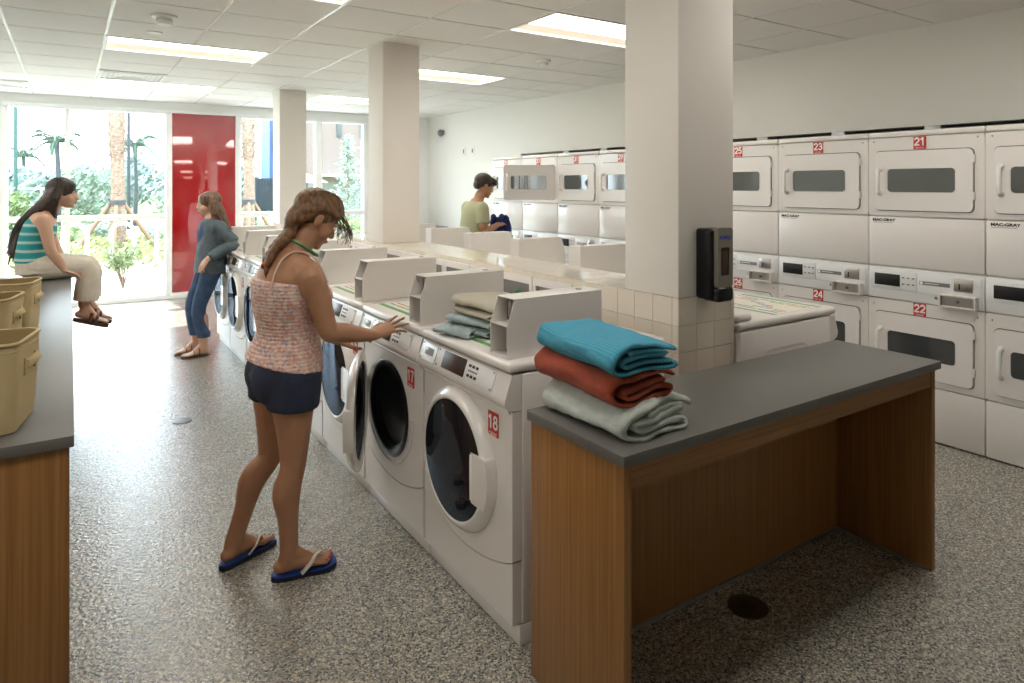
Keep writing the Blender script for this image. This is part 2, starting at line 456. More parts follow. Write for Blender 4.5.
wb = MB()
wb.box(XR, 5.6, YB-.2, YW+.2, 1.993, ZC+.12); wb.box(XR, 5.6, 7.5, YW+.2, 0, 1.993); wb.box(XR, 5.6, YB-.2, .2, 0, 1.993)
struct('wall_right', wb, M['wallr'])
struct('wall_recess', MB().box(5.42, 5.6, .2, 7.5, 0, 1.993), M['niche'])  # coloured near black for the shade inside the gap above the dryers
struct('wall_left', MB().box(XL-.2, XL, YB-.2, YW, 0, ZC+.12), M['wallr'])
struct('wall_back', MB().box(XL-.2, 5.6, YB-.2, YB, 0, ZC+.12), M['wallr'])
wf = MB()
wf.box(XL-.2, 5.6, YW, YW+.16, 2.60, ZC+.3); wf.box(3.985, 5.6, YW, YW+.16, 0, 2.6); wf.box(XL-.2, -2.05, YW, YW+.16, 0, 2.6)
wf.box(-.80, -.69, YW, YW+.16, 0, 2.6)
struct('wall_front', wf, M['wallf'])

def window(n, x0, x1, muls, rail=True):
    w = empty('window_%d' % n, ((x0+x1)/2, YW, 0)); w['kind'] = 'structure'
    cx = (x0+x1)/2
    f = MB()
    f.box(x0-cx, x1-cx, -.03, .09, 0, .065, .004); f.box(x0-cx, x1-cx, -.03, .09, 2.545, 2.60, .004)
    for a, b in [(x0, x0+.05), (x1-.05, x1)]+muls: f.box(a-cx, b-cx, -.03, .09, .066, 2.544, .004)
    if rail: f.box(x0+.05-cx, x1-.05-cx, -.025, .085, 1.10, 1.17, .004)
    f.build('window_frame', M['frame'], w)
    MB().box(x0+.04-cx, x1-.04-cx, .028, .034, .06, 2.55).build('window_pane', M['glass'], w)
    return w
window(1, -.69, 1.145, [(-.055, .0)])
window(2, 2.03, 3.985, [(3.16, 3.265)])
window(3, -2.05, -.80, [])
d = empty('door_1', (1.6, YW, 0)); d['kind'] = 'structure'
f = MB()
f.box(-.455, .43, -.03, .09, 0, .08, .004); f.box(-.455, .43, -.03, .09, 2.565, 2.60, .004)
f.box(-.455, -.425, -.03, .09, .08, 2.565, .004); f.box(.40, .43, -.03, .09, .08, 2.565, .004)
f.build('door_frame', M['frame'], d)
MB().box(-.424, .399, .0, .05, .081, 2.564, .003).build('door_panel', M['redpanel'], d)

# partition between the two rows, with square columns standing on its line
PX0, PX1, PZ = 2.07, 2.42, 1.105
pw = MB(); pw.box(PX0+.006, PX1-.006, 1.906, 8.45, 0, PZ-.006)
T = .1095
def tiles(m, u0, u1, v0, v1, f, off=0., gap=.0025):
    u = u0-off
    while u < u1-1e-4:
        v = v1
        while v > v0+1e-4:
            a, b = max(u, u0)+gap/2, min(u+T, u1)-gap/2; c, e = max(v-T, v0)+gap/2, v-gap/2
            if b-a > .004: m.box(*f(a, b, c, e), mi=1)
            v -= T
        u += T
tiles(pw, 1.90, 8.45, .22, PZ-.004, lambda a, b, c, e: (PX0, PX0+.007, a, b, c, e), T-.035)
tiles(pw, PX0, PX1, .0, PZ-.004, lambda a, b, c, e: (a, b, 1.90, 1.907, c, e), 0)
tiles(pw, 1.90, 8.45, PX0, PX1, lambda a, b, c, e: (c, e, a, b, PZ-.006, PZ), T-.035)
struct('wall_partition', pw, [M['grout'], M['tile']])
for nm, y in (('near', 1.903), ('middle', 4.99), ('far', 8.13)):
    struct('wall_column_'+nm, MB().box(2.073, 2.417 if nm == 'near' else 2.39, y, y+.315, PZ+.001, ZC+.02, .004), M['column'])

# ------------------------------------------------------------------ ceiling fixtures
def make_light():
    r = empty('ceiling_light')
    f = MB()
    f.prism([(0, 0), (1.22, 0), (1.22, .61), (0, .61)], [[(.022, .022), (.022, .588), (1.198, .588), (1.198, .022)]], XY, -.004, .012)
    f.build('light_frame', M['fixture'], r)
    h = MB(); z = .05
    for a in ((.02, .022, .02, .59), (1.198, 1.2, .02, .59), (.02, 1.2, .02, .022)): h.box(*a, .012, z)
    h._add([(.022, .588, .012), (1.198, .588, .012), (1.198, .53, z), (.022, .53, z)], [(0, 1, 2, 3)])
    h.build('reflector', M['reflector'], r, recalc=False)
    MB().box(.02, 1.2, .02, .55, z, z+.01).build('diffuser', M['lamp'], r)
    return r
L0 = make_light()
lab = {(0, 0): 'rectangular recessed ceiling light over the aisle, nearer of the two left ones', (0, 1): 'rectangular recessed ceiling light over the aisle, closest to the window wall',
       (1, -1): 'largest recessed ceiling light, partly hidden behind the near square column', (1, 0): 'recessed ceiling light just right of the middle square column',
       (1, 1): 'small far recessed ceiling light left of the middle square column', (0, -1): 'recessed ceiling light showing only its corner at the top edge'}
for i in (-1, 0, 1):
    for j in (-2, -1, 0, 1):  # the row nearest the camera is unseen, added to brighten the near end
        o = L0 if (i, j) == (-1, -2) else copy_tree(L0)
        o.location = (X0+2.44*i, Y0+2.44*j, ZC)
        tag(o, lab.get((i, j), 'recessed ceiling light outside the view'), 'ceiling light', 'recessed ceiling lights in the tile grid')

def smoke(x, y, s, label):
    r = tag(empty('smoke_detector', (x, y, ZC)), label, 'smoke detector')
    MB().lathe([(0, 0), (.075*s, 0), (.072*s, -.012), (.055*s, -.02), (0, -.02)], XY, 28).build('base', M['vent'], r)
    MB().lathe([(0, -.021), (.045*s, -.021), (.05*s, -.04*s), (.04*s, -.056*s), (0, -.06*s)], XY, 28).build('sensor', M['fixture'], r)
smoke(.53, 5.05, 1.1, 'round white smoke detector in front of the left ceiling light')
smoke(3.62, 4.95, .9, 'small round smoke detector behind the largest ceiling light')
r = tag(empty('ceiling_sensor', (.53, 5.63, ZC)), 'flat white round sensor on the ceiling behind the smoke detector', 'sensor')
MB().lathe([(0, .0), (.05, .0), (.045, -.008), (0, -.010)], XY, 28).build('cap', M['fixture'], r)
def vent(x, y, w, h, label):
    r = tag(empty('air_vent', (x, y, ZC)), label, 'air vent')
    f = MB(); f.prism([(0, 0), (w, 0), (w, h), (0, h)], [[(.03, .03), (.03, h-.03), (w-.03, h-.03), (w-.03, .03)]], XY, -.012, -.001)
    f.build('vent_frame', M['vent'], r)
    for k in range(4):
        a = .05+k*.045
        if a < min(w, h)/2-.03:
            g = MB(); g.prism([(a, a), (w-a, a), (w-a, h-a), (a, h-a)], [[(a+.022, a+.022), (a+.022, h-a-.022), (w-a-.022, h-a-.022), (w-a-.022, a+.022)]], XY, -.016+.003*k, -.010+.003*k)
            g.build('slat', M['vent'], r)
vent(.24, 7.72, .6, .6, 'square white ceiling air vent in front of the far left light')
vent(-.98, 9.05, .6, .6, 'square ceiling air vent in the top left by the windows')

o = MB().ball((0, 0, 0), (.045, .06, .06)).box(0, .05, -.05, .05, -.03, .05, .01).build('security_camera', M['grey'], loc=(XR-.05, 9.76, 2.42))
tag(o, 'small dark security camera high on the far right wall', 'security camera')
for y, l in ((9.06, 'left'), (8.79, 'right')):
    r = tag(empty('wall_plate', (XR, y, 2.09)), 'small white wall plate above the far dryers, %s of the pair' % l, 'wall plate', 'wall plates on the far right wall')
    MB().box(-.008, 0, -.045, .045, -.07, .07, .003).build('plate', M['vent'], r)
    MB().box(-.014, -.008, -.015, .015, -.03, .03, .002).build('switch', M['grey'], r)
for x, y, s, m, nm, lb, ct in ((.622, 4.92, .06, 'floorring', 'floor_cleanout', 'small round metal cover in the aisle floor', 'floor cover'),
                           (2.104, 1.59, .075, 'bronze', 'floor_box', 'dark bronze round cover in the floor in front of the table', 'floor cover')):
    r = tag(empty(nm, (x, y, 0)), lb, ct)
    MB().lathe([(0, .0), (s, .0), (s*.97, .004), (s*.8, .005), (0, .005)], XY, 40).build('cover', M[m], r)
    MB().lathe([(s*.5, .0052), (s*.53, .0062), (s*.56, .0052)], XY, 40).build('ring', M[m], r)

# exhaust ducts in the gap above the dryers
for k in range(8):
    o = MB().box(-.06, .24, -.055, .055, -.0, .075, .006).build('exhaust_duct', M['duct'], loc=(5.16, 1.61+.70*k, 1.915+.005))
    tag(o, 'grey metal duct piece in the dark gap above the dryers', 'duct', 'duct pieces above the dryers')

# ------------------------------------------------------------------ front-loading washers
W = .338
def make_sign(num, parent=None, w=.068, h=.085, size=.052, strip=True):
    m = MB().box(-w/2, w/2, -.0022, 0, -h/2, h/2, .0008, 1)
    digits(m, str(num), 0, -.0028, .008, size*.95, 1, .67, .092)
    if strip:
        m.box(-w*.36, w*.36, -.0030, -.0021, -h*.38, -h*.36, mi=1); m.box(-w*.30, w*.30, -.0030, -.0021, -h*.45, -h*.43, mi=1)
    return m
def seam(x): return .29-.075*(1-(x/W)**2)
def make_washer(num):
    r = empty('washer')
    b = MB()
    b.box(-W, W, .012, .695, .075, .925, .006)
    for s in (-1, 1):   # pressed side panels
        b.tube([(s*(W-.005), .20, .80), (s*(W-.005), .23, .825), (s*(W-.005), .50, .825), (s*(W-.005), .53, .80)], .012, 8, flat=.6)
        b.tube([(s*(W-.005), .10, .62), (s*(W-.005), .11, .77), (s*(W-.005), .135, .81), (s*(W-.005), .16, .77), (s*(W-.005), .17, .62)], .007, 6)
    # drum hollow
    ob = b.build('cabinet', M['enamel'], r)
    MB().box(-W, W, 0, .69, 0, .072, .004).build('plinth', M['enamel'], r)
    n = 16
    top = [(W-2*W*i/n, seam(W-2*W*i/n)-.003) for i in range(n+1)]
    MB().prism([(-W+.006, .076), (W-.006, .076)]+[(max(-W+.006, min(W-.006, x)), z) for x, z in top], [], XZ, -.026, .012).build('kick_panel', M['enamel2'], r)
    bot = [(-W+2*W*i/n, seam(-W+2*W*i/n)+.003) for i in range(n+1)]
    fp = MB(); fp.prism([(max(-W+.004, min(W-.004, x)), z) for x, z in bot]+[(W-.004, .80), (-W+.004, .80)], [circ(-.03, .53, .215)], XZ, -.028, .0115)
    fp.tube([(-.004-W+.02, -.024, .80), (W-.016, -.024, .80)], .012, 8)
    fp.tube([(-.03+.262*cos(t*pi/16+pi), -.029, .545+.262*sin(t*pi/16+pi)) for t in range(17)], .007, 6)
    fp.build('front_panel', M['enamel2'], r)
    # gasket and drum stand in front of the cabinet's face
    F = lambda x, y, h: V((x-.03, h, .53+y))
    MB().lathe([(.214, -.027), (.222, -.031), (.212, -.036), (.195, -.035), (.185, -.028), (.172, -.02), (.178, .008)], F, 48).build('gasket', M['gasket'], r)
    MB().lathe([(.178, .008), (0, .0105)], F, 48).build('drum', M['drum'], r)
    c = MB(); c.prism([(.011, .803), (-.028, .803), (-.050, .815), (-.060, .832), (-.058, .845), (-.030, .926), (.011, .926)], [], YZ, -W+.003, W-.003)
    cp = c.build('control_panel', M['enamel'], r, smooth=50)
    SL = Matrix.Translation((0, -.044, .8855)) @ Matrix.Rotation(-math.atan2(.028, .081), 4, 'X')
    # local frame on the slope: x across, z up the slope, -y out
    def sl(m): return m
    p = MB().box(-.325, .245, -.0035, .0, -.038, .036, .0015, mat=SL)
    for x in (-.315, -.17, .235):
        for z in (-.030, .029): p.ball((SL @ V((x, -.004, z))), .0035, seg=8, ring=5, mi=1)
    p.box(-.19, -.187, -.0045, -.003, -.036, .034, mi=1, mat=SL)
    p.build('console_plate', [M['plate'], M['grey']], cp)
    MB().box(-.29, -.215, -.005, -.003, -.012, .018, .001, mat=SL).build('price_display', M['lcd'], cp)
    MB().box(-.13, .045, -.0055, -.003, -.033, .033, .001, mat=SL).build('display', M['display'], cp)
    for x in (.075, .10, .125):
        for z in (-.018, .018):
            MB().box(x-.0085, x+.0085, -.006, -.003, z-.005, z+.005, .002, mat=SL).build('button', M['black'], cp)
    MB().box(.068, .132, -.0045, -.003, -.003, .003, mat=SL).build('label_strip', M['grey'], cp)
    t = MB().box(-.3385, .3385, -.042, .702, .931, .966, .014, 3)
    t.build('top_panel', M['enamel'], r)
    x0, x1 = .178, .290
    q = MB()
    prof = [(-.02, .967), (-.02, 1.080), (.012, 1.172), (.405, 1.172), (.405, .967)]
    for a, b_ in ((x0, x0+.0035), (x1-.0035, x1)): q.prism(prof, [], YZ, a, b_)
    q.box(x0, x1, .010, .408, 1.1695, 1.1735, .001); q.box(x0+.003, x1-.003, .400, .4045, .967, 1.17)
    q.box(x0+.003, x1-.003, -.018, .20, 1.078, 1.0815); q.box(x0+.003, x1-.003, -.018, .20, .967, .975)
    cb_ = q.build('coin_box', M['boxwhite'], r)
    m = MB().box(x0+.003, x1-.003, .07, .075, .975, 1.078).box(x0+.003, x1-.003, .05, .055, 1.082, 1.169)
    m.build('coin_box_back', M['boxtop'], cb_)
    m = MB().box(x0+.03, x0+.05, .035, .05, 1.10, 1.155, .003).box(x0+.065, x0+.095, .038, .05, 1.09, 1.15, .003)
    m.ball((x0+.057, .045, 1.095), .008, seg=10, ring=6)
    m.build('coin_slide', M['chrome'], cb_)
    MB().lathe([(0, 1.1735), (.012, 1.1735), (.012, 1.179), (0, 1.180)], lambda x, y, h: V((.234+x, .34+y, h)), 14).build('lock', M['chrome'], cb_)
    s = MB(); s.box(-.30, .155, .03, .40, .9665, .9678)
    s.box(-.30, .155, .03, .055, .9678, .9682, mi=1); s.box(-.30, .155, .385, .40, .9678, .9682, mi=1)
    rs = random.Random(3)
    for k in range(9):
        y = .085+k*.032; x = -.28
        while x < .12:
            l = rs.uniform(.03, .12)
            if rs.random() < .75: s.box(x, min(.145, x+l), y, y+.010, .9678, .9681, mi=rs.choice((2, 2, 3, 3, 1)))
            x += l+.012
    s.build('instruction_sheet', [M['sheet'], M['sgreen'], M['sred'], M['sblue']], r)
    # door, hinged on the left
    dh = MB().lathe([(.211, -.014), (.2115, -.052), (.215, -.0565), (.221, -.057), (.232, -.051), (.246, -.037), (.254, -.026), (.257, -.019), (.256, -.014)], lambda x, y, h: V((.262+x*1.045, h, y*1.045)), 64, closed=True)
    door = dh.build('door', M['doorwhite'], r, loc=(-.292, -.012, .53), smooth=60)
    MB().lathe([(0, -.066), (.06, -.0655), (.12, -.063), (.18, -.058), (.2115, -.053)], lambda x, y, h: V((.262+x*1.045, h, y*1.045)), 64).lathe([(0, -.016), (.10, -.018), (.2115, -.024)], lambda x, y, h: V((.262+x*1.045, h, y*1.045)), 64).build('door_glass', M['darkglass'], door)
    pts = [(.153, -.098), (.153, .075)]+[(.2575*cos(t), .2575*sin(t)) for t in [radians(16.9-39.3*i/10) for i in range(11)]]
    MB().prism([(.262+a*1.045, b_*1.045) for a, b_ in pts], [], XZ, -.060, -.018).box(.262+.153, .262+.166, -.064, -.02, -.094, .071, .004).build('door_handle', M['doorwhite'], door)
    sg = make_sign(num).build('number_sign', [M['red'], M['white']], r, loc=(.215, -.0285, .728))
    return r
def set_sign(root, num, name='number_sign', **k):
    s = kid(root, name); m = make_sign(num, **k); me = bpy.data.meshes.new(name); bmesh.ops.recalc_face_normals(m.bm, faces=m.bm.faces[:])
    m.bm.to_mesh(me); m.bm.free(); me.materials.append(M['red']); me.materials.append(M['white']); s.data = me
washer = make_washer(18)
wl = {18: 'white front loader numbered 18 with folded clothes on top, closest to the table', 17: 'white front loader numbered 17 with its round door swung open',
      16: 'white front loader left of the one with the open door, behind the standing woman', 15: 'fourth white front loader from the table, hidden behind the standing woman',
      14: 'fifth front loader from the table, its far edge behind the braided woman', 13: 'front loader seen just left of the braided woman, dark round door',
      12: 'second to last front loader of the aisle row, beside the woman in the denim jacket', 11: 'last front loader of the aisle row, under the elbow of the woman in jeans'}
for k in range(8):
    o = washer if k == 0 else copy_tree(washer)
    n = 18-k
    if k: set_sign(o, n)
    o.location = (1.274, 1.875+.3415+.683*k, 0); o.rotation_euler = (0, 0, -pi/2)
    tag(o, wl[n], 'washing machine', 'front loading washers along the aisle')
    if n == 17: kid(o, 'door').rotation_euler = (0, 0, -radians(28))
rl = ['white front loader behind the table right of the tiled column, seen from its side', 'white front loader in the far row, coin box just left of the near column', 'white front loader of the far row, its plain coin box second from the near column',
      'white front loader of the far row, coin box in front of the man in green', 'white front loader of the far row, coin box left of the man in green', 'last front loader of the far row behind the middle column']
for k in range(6):
    o = copy_tree(washer); y = 2.2165 if k == 0 else (3.33-.52+.3415+.705*(k-1))
    set_sign(o, 19-k if k else 19)
    MB().box(-.33, .33, .60, .700, .9665, 1.0, .015, 3).build('rear_ridge', M['enamel'], o)
    if k == 0:
        q = kid(o, 'coin_box')
        for c in list(q.children): bpy.data.objects.remove(c)
        bpy.data.objects.remove(q)
    o.location = (3.13, y, 0); o.rotation_euler = (0, 0, pi/2)
    tag(o, rl[k], 'washing machine', 'front loading washers behind the partition')

# ------------------------------------------------------------------ stacked dryers
def make_dryer(a, b):
    r = empty('stacked_dryer'); X = lambda u: u-.336
    H = .335
    body = MB()
    body.box(-H, H, .022, .69, 0, 1.905, .008)
    body.prism(rrect(-H, H, 1.376, 1.870, .012), [rrect(X(.075), X(.595), 1.43, 1.765, .03)], XZ, 0, .0215)
    body.prism(rrect(-H, H, .341, .836, .012), [rrect(X(.075), X(.595), .40, .73, .03)], XZ, 0, .0215)
    body.box(-H, H, 0, .03, .006, .334, .012); body.box(-H, H, 0, .03, 1.050, 1.369, .012)
    body.box(-H, H, -.002, .685, 1.876, 1.911, .010)
    body.build('cabinet', M['enamel'], r)
    for z0 in (.38, 1.41):
        d = MB(); z1 = z0+.375
        m = M['line']
        MB().prism(rrect(X(.0455), X(.6195), z0-.005, z1+.005, .03), [rrect(X(.055), X(.61), z0+.005, z1-.005, .03)], XZ, -.0022, .0).build('door_seal', M['line'], r)  # dark ring paints the shade in the gap around the door
        zw0, zw1 = z0+.115, z0+.262
        win = rrect(.13-.615, .523-.615, zw0-z0, zw1-z0, .022)
        d.prism(rrect(.05-.615, 0, 0, .375, .028), [win], XZ, -.014, -.001)
        d.prism([(x*1, z) for x, z in rrect(.126-.615, .527-.615, zw0-z0-.004, zw1-z0+.004, .024)], [win], XZ, -.0165, -.0135)
        dd = d.build('door', M['enamel2'], r, loc=(X(.615), 0, z0))
        MB().prism(win, [], XZ, -.011, -.004).build('door_window', M['dryglass'] if z0 > 1 else M['dryglass2'], dd)
        hx = .085-.615; hz0 = .105; hz1 = .268
        MB().tube([(hx, -.014, hz0), (hx, -.045, hz0+.012), (hx, -.050, hz0+.03), (hx, -.050, hz1-.03), (hx, -.045, hz1-.012), (hx, -.014, hz1)], .0125, 10).ball((hx, -.018, hz0+.002), (.017, .01, .017), seg=12, ring=6).ball((hx, -.018, hz1-.002), (.017, .01, .017), seg=12, ring=6).build('door_handle', M['white'], dd)
        for z in (.07, .29): MB().box(-.006, .012, -.016, .0, z, z+.05, .003).build('hinge', M['enamel'], dd)
    c = MB().box(-H, H, 0, .03, .842, 1.043, .006)
    c.box(X(.018), X(.30), -.004, .001, .905, 1.022, .002); c.box(X(.305), X(.655), -.004, .001, .905, 1.022, .002)
    cp = c.build('control_panel', M['plate'], r)
    MB().box(X(.044), X(.202), -.007, -.003, .926, 1.001, .002).build('display', M['black'], cp)
    for u in (.222, .252, .282):
        for z in (.945, .985): MB().box(X(u)-.007, X(u)+.007, -.007, -.003, z-.004, z+.004, .0015).build('button', M['grey'], cp)
    s = MB().box(X(.318), X(.490), -.006, -.003, .955, .978, .001); s.box(X(.322), X(.338), -.0068, -.0058, .958, .975, mi=1); s.box(X(.35), X(.43), -.0068, -.0058, .965, .969, mi=1)
    s.build('instruction_strip', [M['grey'], M['white']], cp)
    s = MB().box(X(.513), X(.613), -.010, -.003, .940, 1.016, .002); s.box(X(.54), X(.546), -.012, -.009, .95, .985, mi=1)
    s.build('coin_slot', [M['chrome'], M['black']], cp)
    dr = MB().prism([(X(.442), .842), (X(.640), .842), (X(.640), .917), (X(.442), .917)], [[(X(.452), .850), (X(.452), .909), (X(.630), .909), (X(.630), .850)]], XZ, -.045, .0)
    dd = dr.build('coin_drawer', M['boxwhite'], cp)
    MB().box(X(.452), X(.630), -.022, -.016, .850, .909).build('drawer_face', M['chrome'], dd)
    MB().lathe([(.010, -.028), (.010, -.022)], lambda x, y, h: V((X(.54)+x, h, .88+y)), 12).ball((X(.54), -.026, .88), (.009, .003, .009), seg=10, ring=6).build('lock', M['grey'], dd)
    MB().ball((X(.414), -.004, .883), (.010, .004, .010), seg=12, ring=6).build('key_lock', M['grey'], cp)
    m = MB(); m.merge_mesh(text_mesh('MAC-GRAY', .0235, .0006, 'LEFT', 1.2, .0009), facing(X(.028), -.0008, 1.345)); m.box(X(.03), X(.155), -.001, 0, 1.328, 1.330)
    m.build('maker_lettering', M['black'], r)
    for nm, n, z in (('upper_number_sign', a, 1.832), ('lower_number_sign', b, .798)):
        make_sign(n, w=.074, h=.078, size=.054).build(nm, [M['red'], M['white']], r, loc=(X(.320), -.0015, z))
    for x in (-.30, .30):
        for z in (.80, 1.85):
            MB().ball((x, -.001, z), (.005, .002, .005), seg=8, ring=5).build('screw', M['grey'], r)
    return r
dry = make_dryer(21, 22)
dl = {19: 'stacked dryer cut off by the right edge of the photo', 21: 'stacked dryer pair numbered 21 above and 22 below, right of the 23 unit',
      23: 'stacked dryer pair numbered 23 and 24, behind the washer right of the column', 25: 'stacked dryer pair numbered 25 above, just right of the tiled column',
      27: 'stacked dryer pair hidden behind the near square column', 29: 'stacked dryer pair cut by the left edge of the near column',
      31: 'stacked dryer pair right of the one whose upper door hangs open', 33: 'stacked dryer with its upper door swung open toward the man',
      35: 'last stacked dryer of the wall row, beside the man in the green shirt'}
dryers = {}
for k in range(-1, 8):
    o = dry if k == 0 else copy_tree(dry)
    n = 21+2*k
    if k:
        set_sign(o, n, 'upper_number_sign', w=.074, h=.078, size=.054); set_sign(o, n+1, 'lower_number_sign', w=.074, h=.078, size=.054)
    o.location = (4.387, 1.706+.336+.673*k, 0); o.rotation_euler = (0, 0, -pi/2)
    tag(o, dl[n], 'stacked dryer', 'stacked dryers along the right wall'); dryers[n] = o
for c in dryers[33].children:
    if c.name.startswith('door') and 'seal' not in c.name and c.location.z > 1: 
        c.rotation_euler = (0, 0, radians(68))
        g = kid(c, 'door_window'); g.data = g.data.copy(); g.data.materials[0] = M['glasstint']

# ------------------------------------------------------------------ folding table in front
r = tag(empty('folding_table', (2.1, 1.53, 0)), 'wooden folding table with charcoal top holding the stacked towels', 'table')
def tb(*a, **k): return MB().box(a[0]-2.1, a[1]-2.1, a[2]-1.53, a[3]-1.53, a[4], a[5], **k)
tb(1.222, 2.972, 1.312, 1.762, .818, .85, bev=.002).build('tabletop', M['counter'], r)
tb(1.234, 1.262, 1.325, 1.755, .0, .8175, bev=.001).build('side_panel', M['wood'], r)
tb(2.920, 2.948, 1.325, 1.755, .0, .8175, bev=.001).build('side_panel', M['wood'], r)
tb(1.2625, 2.9195, 1.730, 1.752, .012, .8175).build('back_panel', M['wood'], r)
tb(1.2625, 2.9195, 1.330, 1.350, .748, .8175).build('apron', M['woodx'], r)
tb(1.2625, 2.9195, 1.722, 1.730, .0, .014).box(2.912-2.1, 2.9195-2.1, 1.335-1.53, 1.72-1.53, 0, .012).build('base_channel', M['chrome'], r)

r = tag(empty('folding_counter', (-.6, 4.33, 0)), 'long counter with charcoal top and wood end panel on the left', 'counter')
def tb(*a, **k): return MB().box(a[0]+.6, a[1]+.6, a[2]-4.33, a[3]-4.33, a[4], a[5], **k)
tb(-1.25, .010, 2.25, 6.42, .833, .865, bev=.002).build('countertop', M['counter'], r)
tb(-1.23, -.001, 2.262, 2.29, 0, .8325, bev=.001).build('end_panel', M['wood'], r)
tb(-1.23, -.001, 6.38, 6.408, 0, .8325, bev=.001).build('end_panel', M['wood'], r)
tb(-.055, -.03, 2.2905, 6.3795, .012, .8325).build('side_panel', M['wood'], r)

r = tag(empty('corner_table', (4.72, 9.9, 0)), 'dark topped table in the far right corner behind the washers', 'table')
MB().box(-.42, .36, -.36, .36, .86, .90, .002).build('tabletop', M['counter'], r)
for x in (-.40, .33): MB().box(x, x+.028, -.33, .33, 0, .8595).build('side_panel', M['wood'], r)

# valve boxes let into the tiled partition
v0 = empty('valve_box', (PX0, 3.087, 1.005))
MB().prism([(-.165, -.065), (.165, -.065), (.165, .07), (-.165, .07)], [[(-.14, -.045), (-.14, .032), (.14, .032), (.14, -.045)]], lambda u, v, a: V((a, u, v)), -.012, -.0005).build('box_frame', M['enamel2'], v0)
MB().box(-.004, -.0005, -.14, .14, -.045, .032).build('box_back', M['boxtop'], v0)
MB().ball((-.011, -.02, -.02), (.007, .025, .010), seg=12, ring=8).box(-.010, -.004, -.024, -.016, -.045, -.02).build('valve', M['green'], v0)
for k in range(-1, 13):
    o = v0 if k == -1 else copy_tree(v0); o.location = (PX0, 3.087+.338*k, 1.005)
    tag(o, 'white framed valve box in the tiled partition %s' % ('behind the coin box of washer 18' if k == -1 else 'above the folded clothes on washer 18' if k == 0 else 'behind the coin boxes further along'), 'valve box', 'valve boxes along the tiled partition')

# ------------------------------------------------------------------ hand sanitiser dispenser on the column
r = tag(empty('soap_dispenser', (2.225, 1.90, 1.10)), 'black and taupe hand sanitiser dispenser mounted on the near column', 'dispenser')
b = MB(); b.box(-.058, .050, -.085, 0, .0, .292, .014, 3); b.build('housing', M['disp'], r)
b = MB(); b.prism([(.0, .07), (-.0, .285), (-.004, .297), (.0, .30), (.080-.08, .30)], [], YZ, 0, .01)
f = MB(); f.prism(rrect(-.040, .054, .05, .295, .016), [rrect(-.020, .034, .10, .215, .008)], XZ, -.104, -.075); f.build('face', M['dispf'], r)
MB().box(-.022, .036, -.101, -.082, .098, .217, .003).build('level_window', M['dispw'], r)
MB().box(-.042, .056, -.112, -.02, -.008, .055, .016, 3).build('nozzle_cover', M['disp'], r)
m = MB(); m.merge_mesh(text_mesh('PURELL', .021, .0006, bold=.0006), facing(.007, -.1045, .255)); m.build('lettering', M['logo'], r)
# ------------------------------------------------------------------ folded cloth
def chaikin(p, n=2):
    for _ in range(n):
        q = [p[0]]
        for a, b in zip(p, p[1:]):
            q.append((a[0]*.75+b[0]*.25, a[1]*.75+b[1]*.25)); q.append((a[0]*.25+b[0]*.75, a[1]*.25+b[1]*.75))
        q.append(p[-1]); p = q
    return p
def resample(p, st):
    out = [V(p[0])]; acc = 0
    for a, b in zip(p, p[1:]):
        a = V(a); b = V(b); l = (b-a).length; 
        if l < 1e-9: continue
        t = st-acc
        while t <= l: out.append(a+(b-a)*t/l); t += st
        acc = (acc+l) % st
    out.append(V(p[-1])); return out
def fold(name, m, path, th, ln, seed=0, wob=.004, taper=.012, sag=0., skew=0., sw=.0, st=.008):
    """a cloth strip folded along path (x, z), running ln along y"""
    p = resample(chaikin(path, 3), st); n = len(p); ny = max(8, int(ln/.012))
    def off(i, s):
        t = (p[min(i+1, n-1)]-p[max(i-1, 0)]).normalized(); return p[i]+V((-t.y, t.x))*s*th/2
    loop = [off(i, 1) for i in range(n)]
    e = (p[-1]-p[-2]).normalized(); loop.append(p[-1]+e*th*.45)
    loop += [off(i, -1) for i in range(n-1, -1, -1)]
    e = (p[0]-p[1]).normalized(); loop.append(p[0]+e*th*.45)
    b = MB(); rows = []; L = len(loop); zmin = min(q.y for q in loop)
    for j in range(ny+1):
        v = j/ny; y = (v-.5)*ln; row = []
        edge = min(v, 1-v)*ln; k = 1-taper*max(0, 1-edge/.03)**2*4
        for i, q in enumerate(loop):
            w = noise.noise_vector(V((q.x*9+seed, y*7, q.y*14)))*wob*1.6+noise.noise_vector(V((q.x*30+seed, y*26, q.y*40)))*wob*.5
            yy = y+w.z*2.0*(1 if edge < .05 else .3)+sw*sin(q.x*23+seed)*(v-.5)
            z = zmin+(q.y-zmin)*k
            row.append(b.bm.verts.new((q.x*k+w.x+skew*y, yy, max(zmin, z+w.y-sag*max(0, abs(q.x)-.1)*(z-zmin)*10))))
        rows.append(row)
    for a, c in zip(rows, rows[1:]):
        for i in range(L): b.bm.faces.new((a[i], a[(i+1) % L], c[(i+1) % L], c[i]))
    for row in (rows[0], rows[-1]):
        # cap as a strip between the two sides of the cloth
        for i in range(n-1):
            try: b.bm.faces.new((row[i], row[i+1], row[L-3-i], row[L-2-i]))
            except (ValueError, IndexError): pass
        for tri in ((n-1, n, n+1), (0, L-1, L-2)):
            try: b.bm.faces.new([row[i] for i in tri])
            except ValueError: pass
    o = b.build(name, m, smooth=180); return o
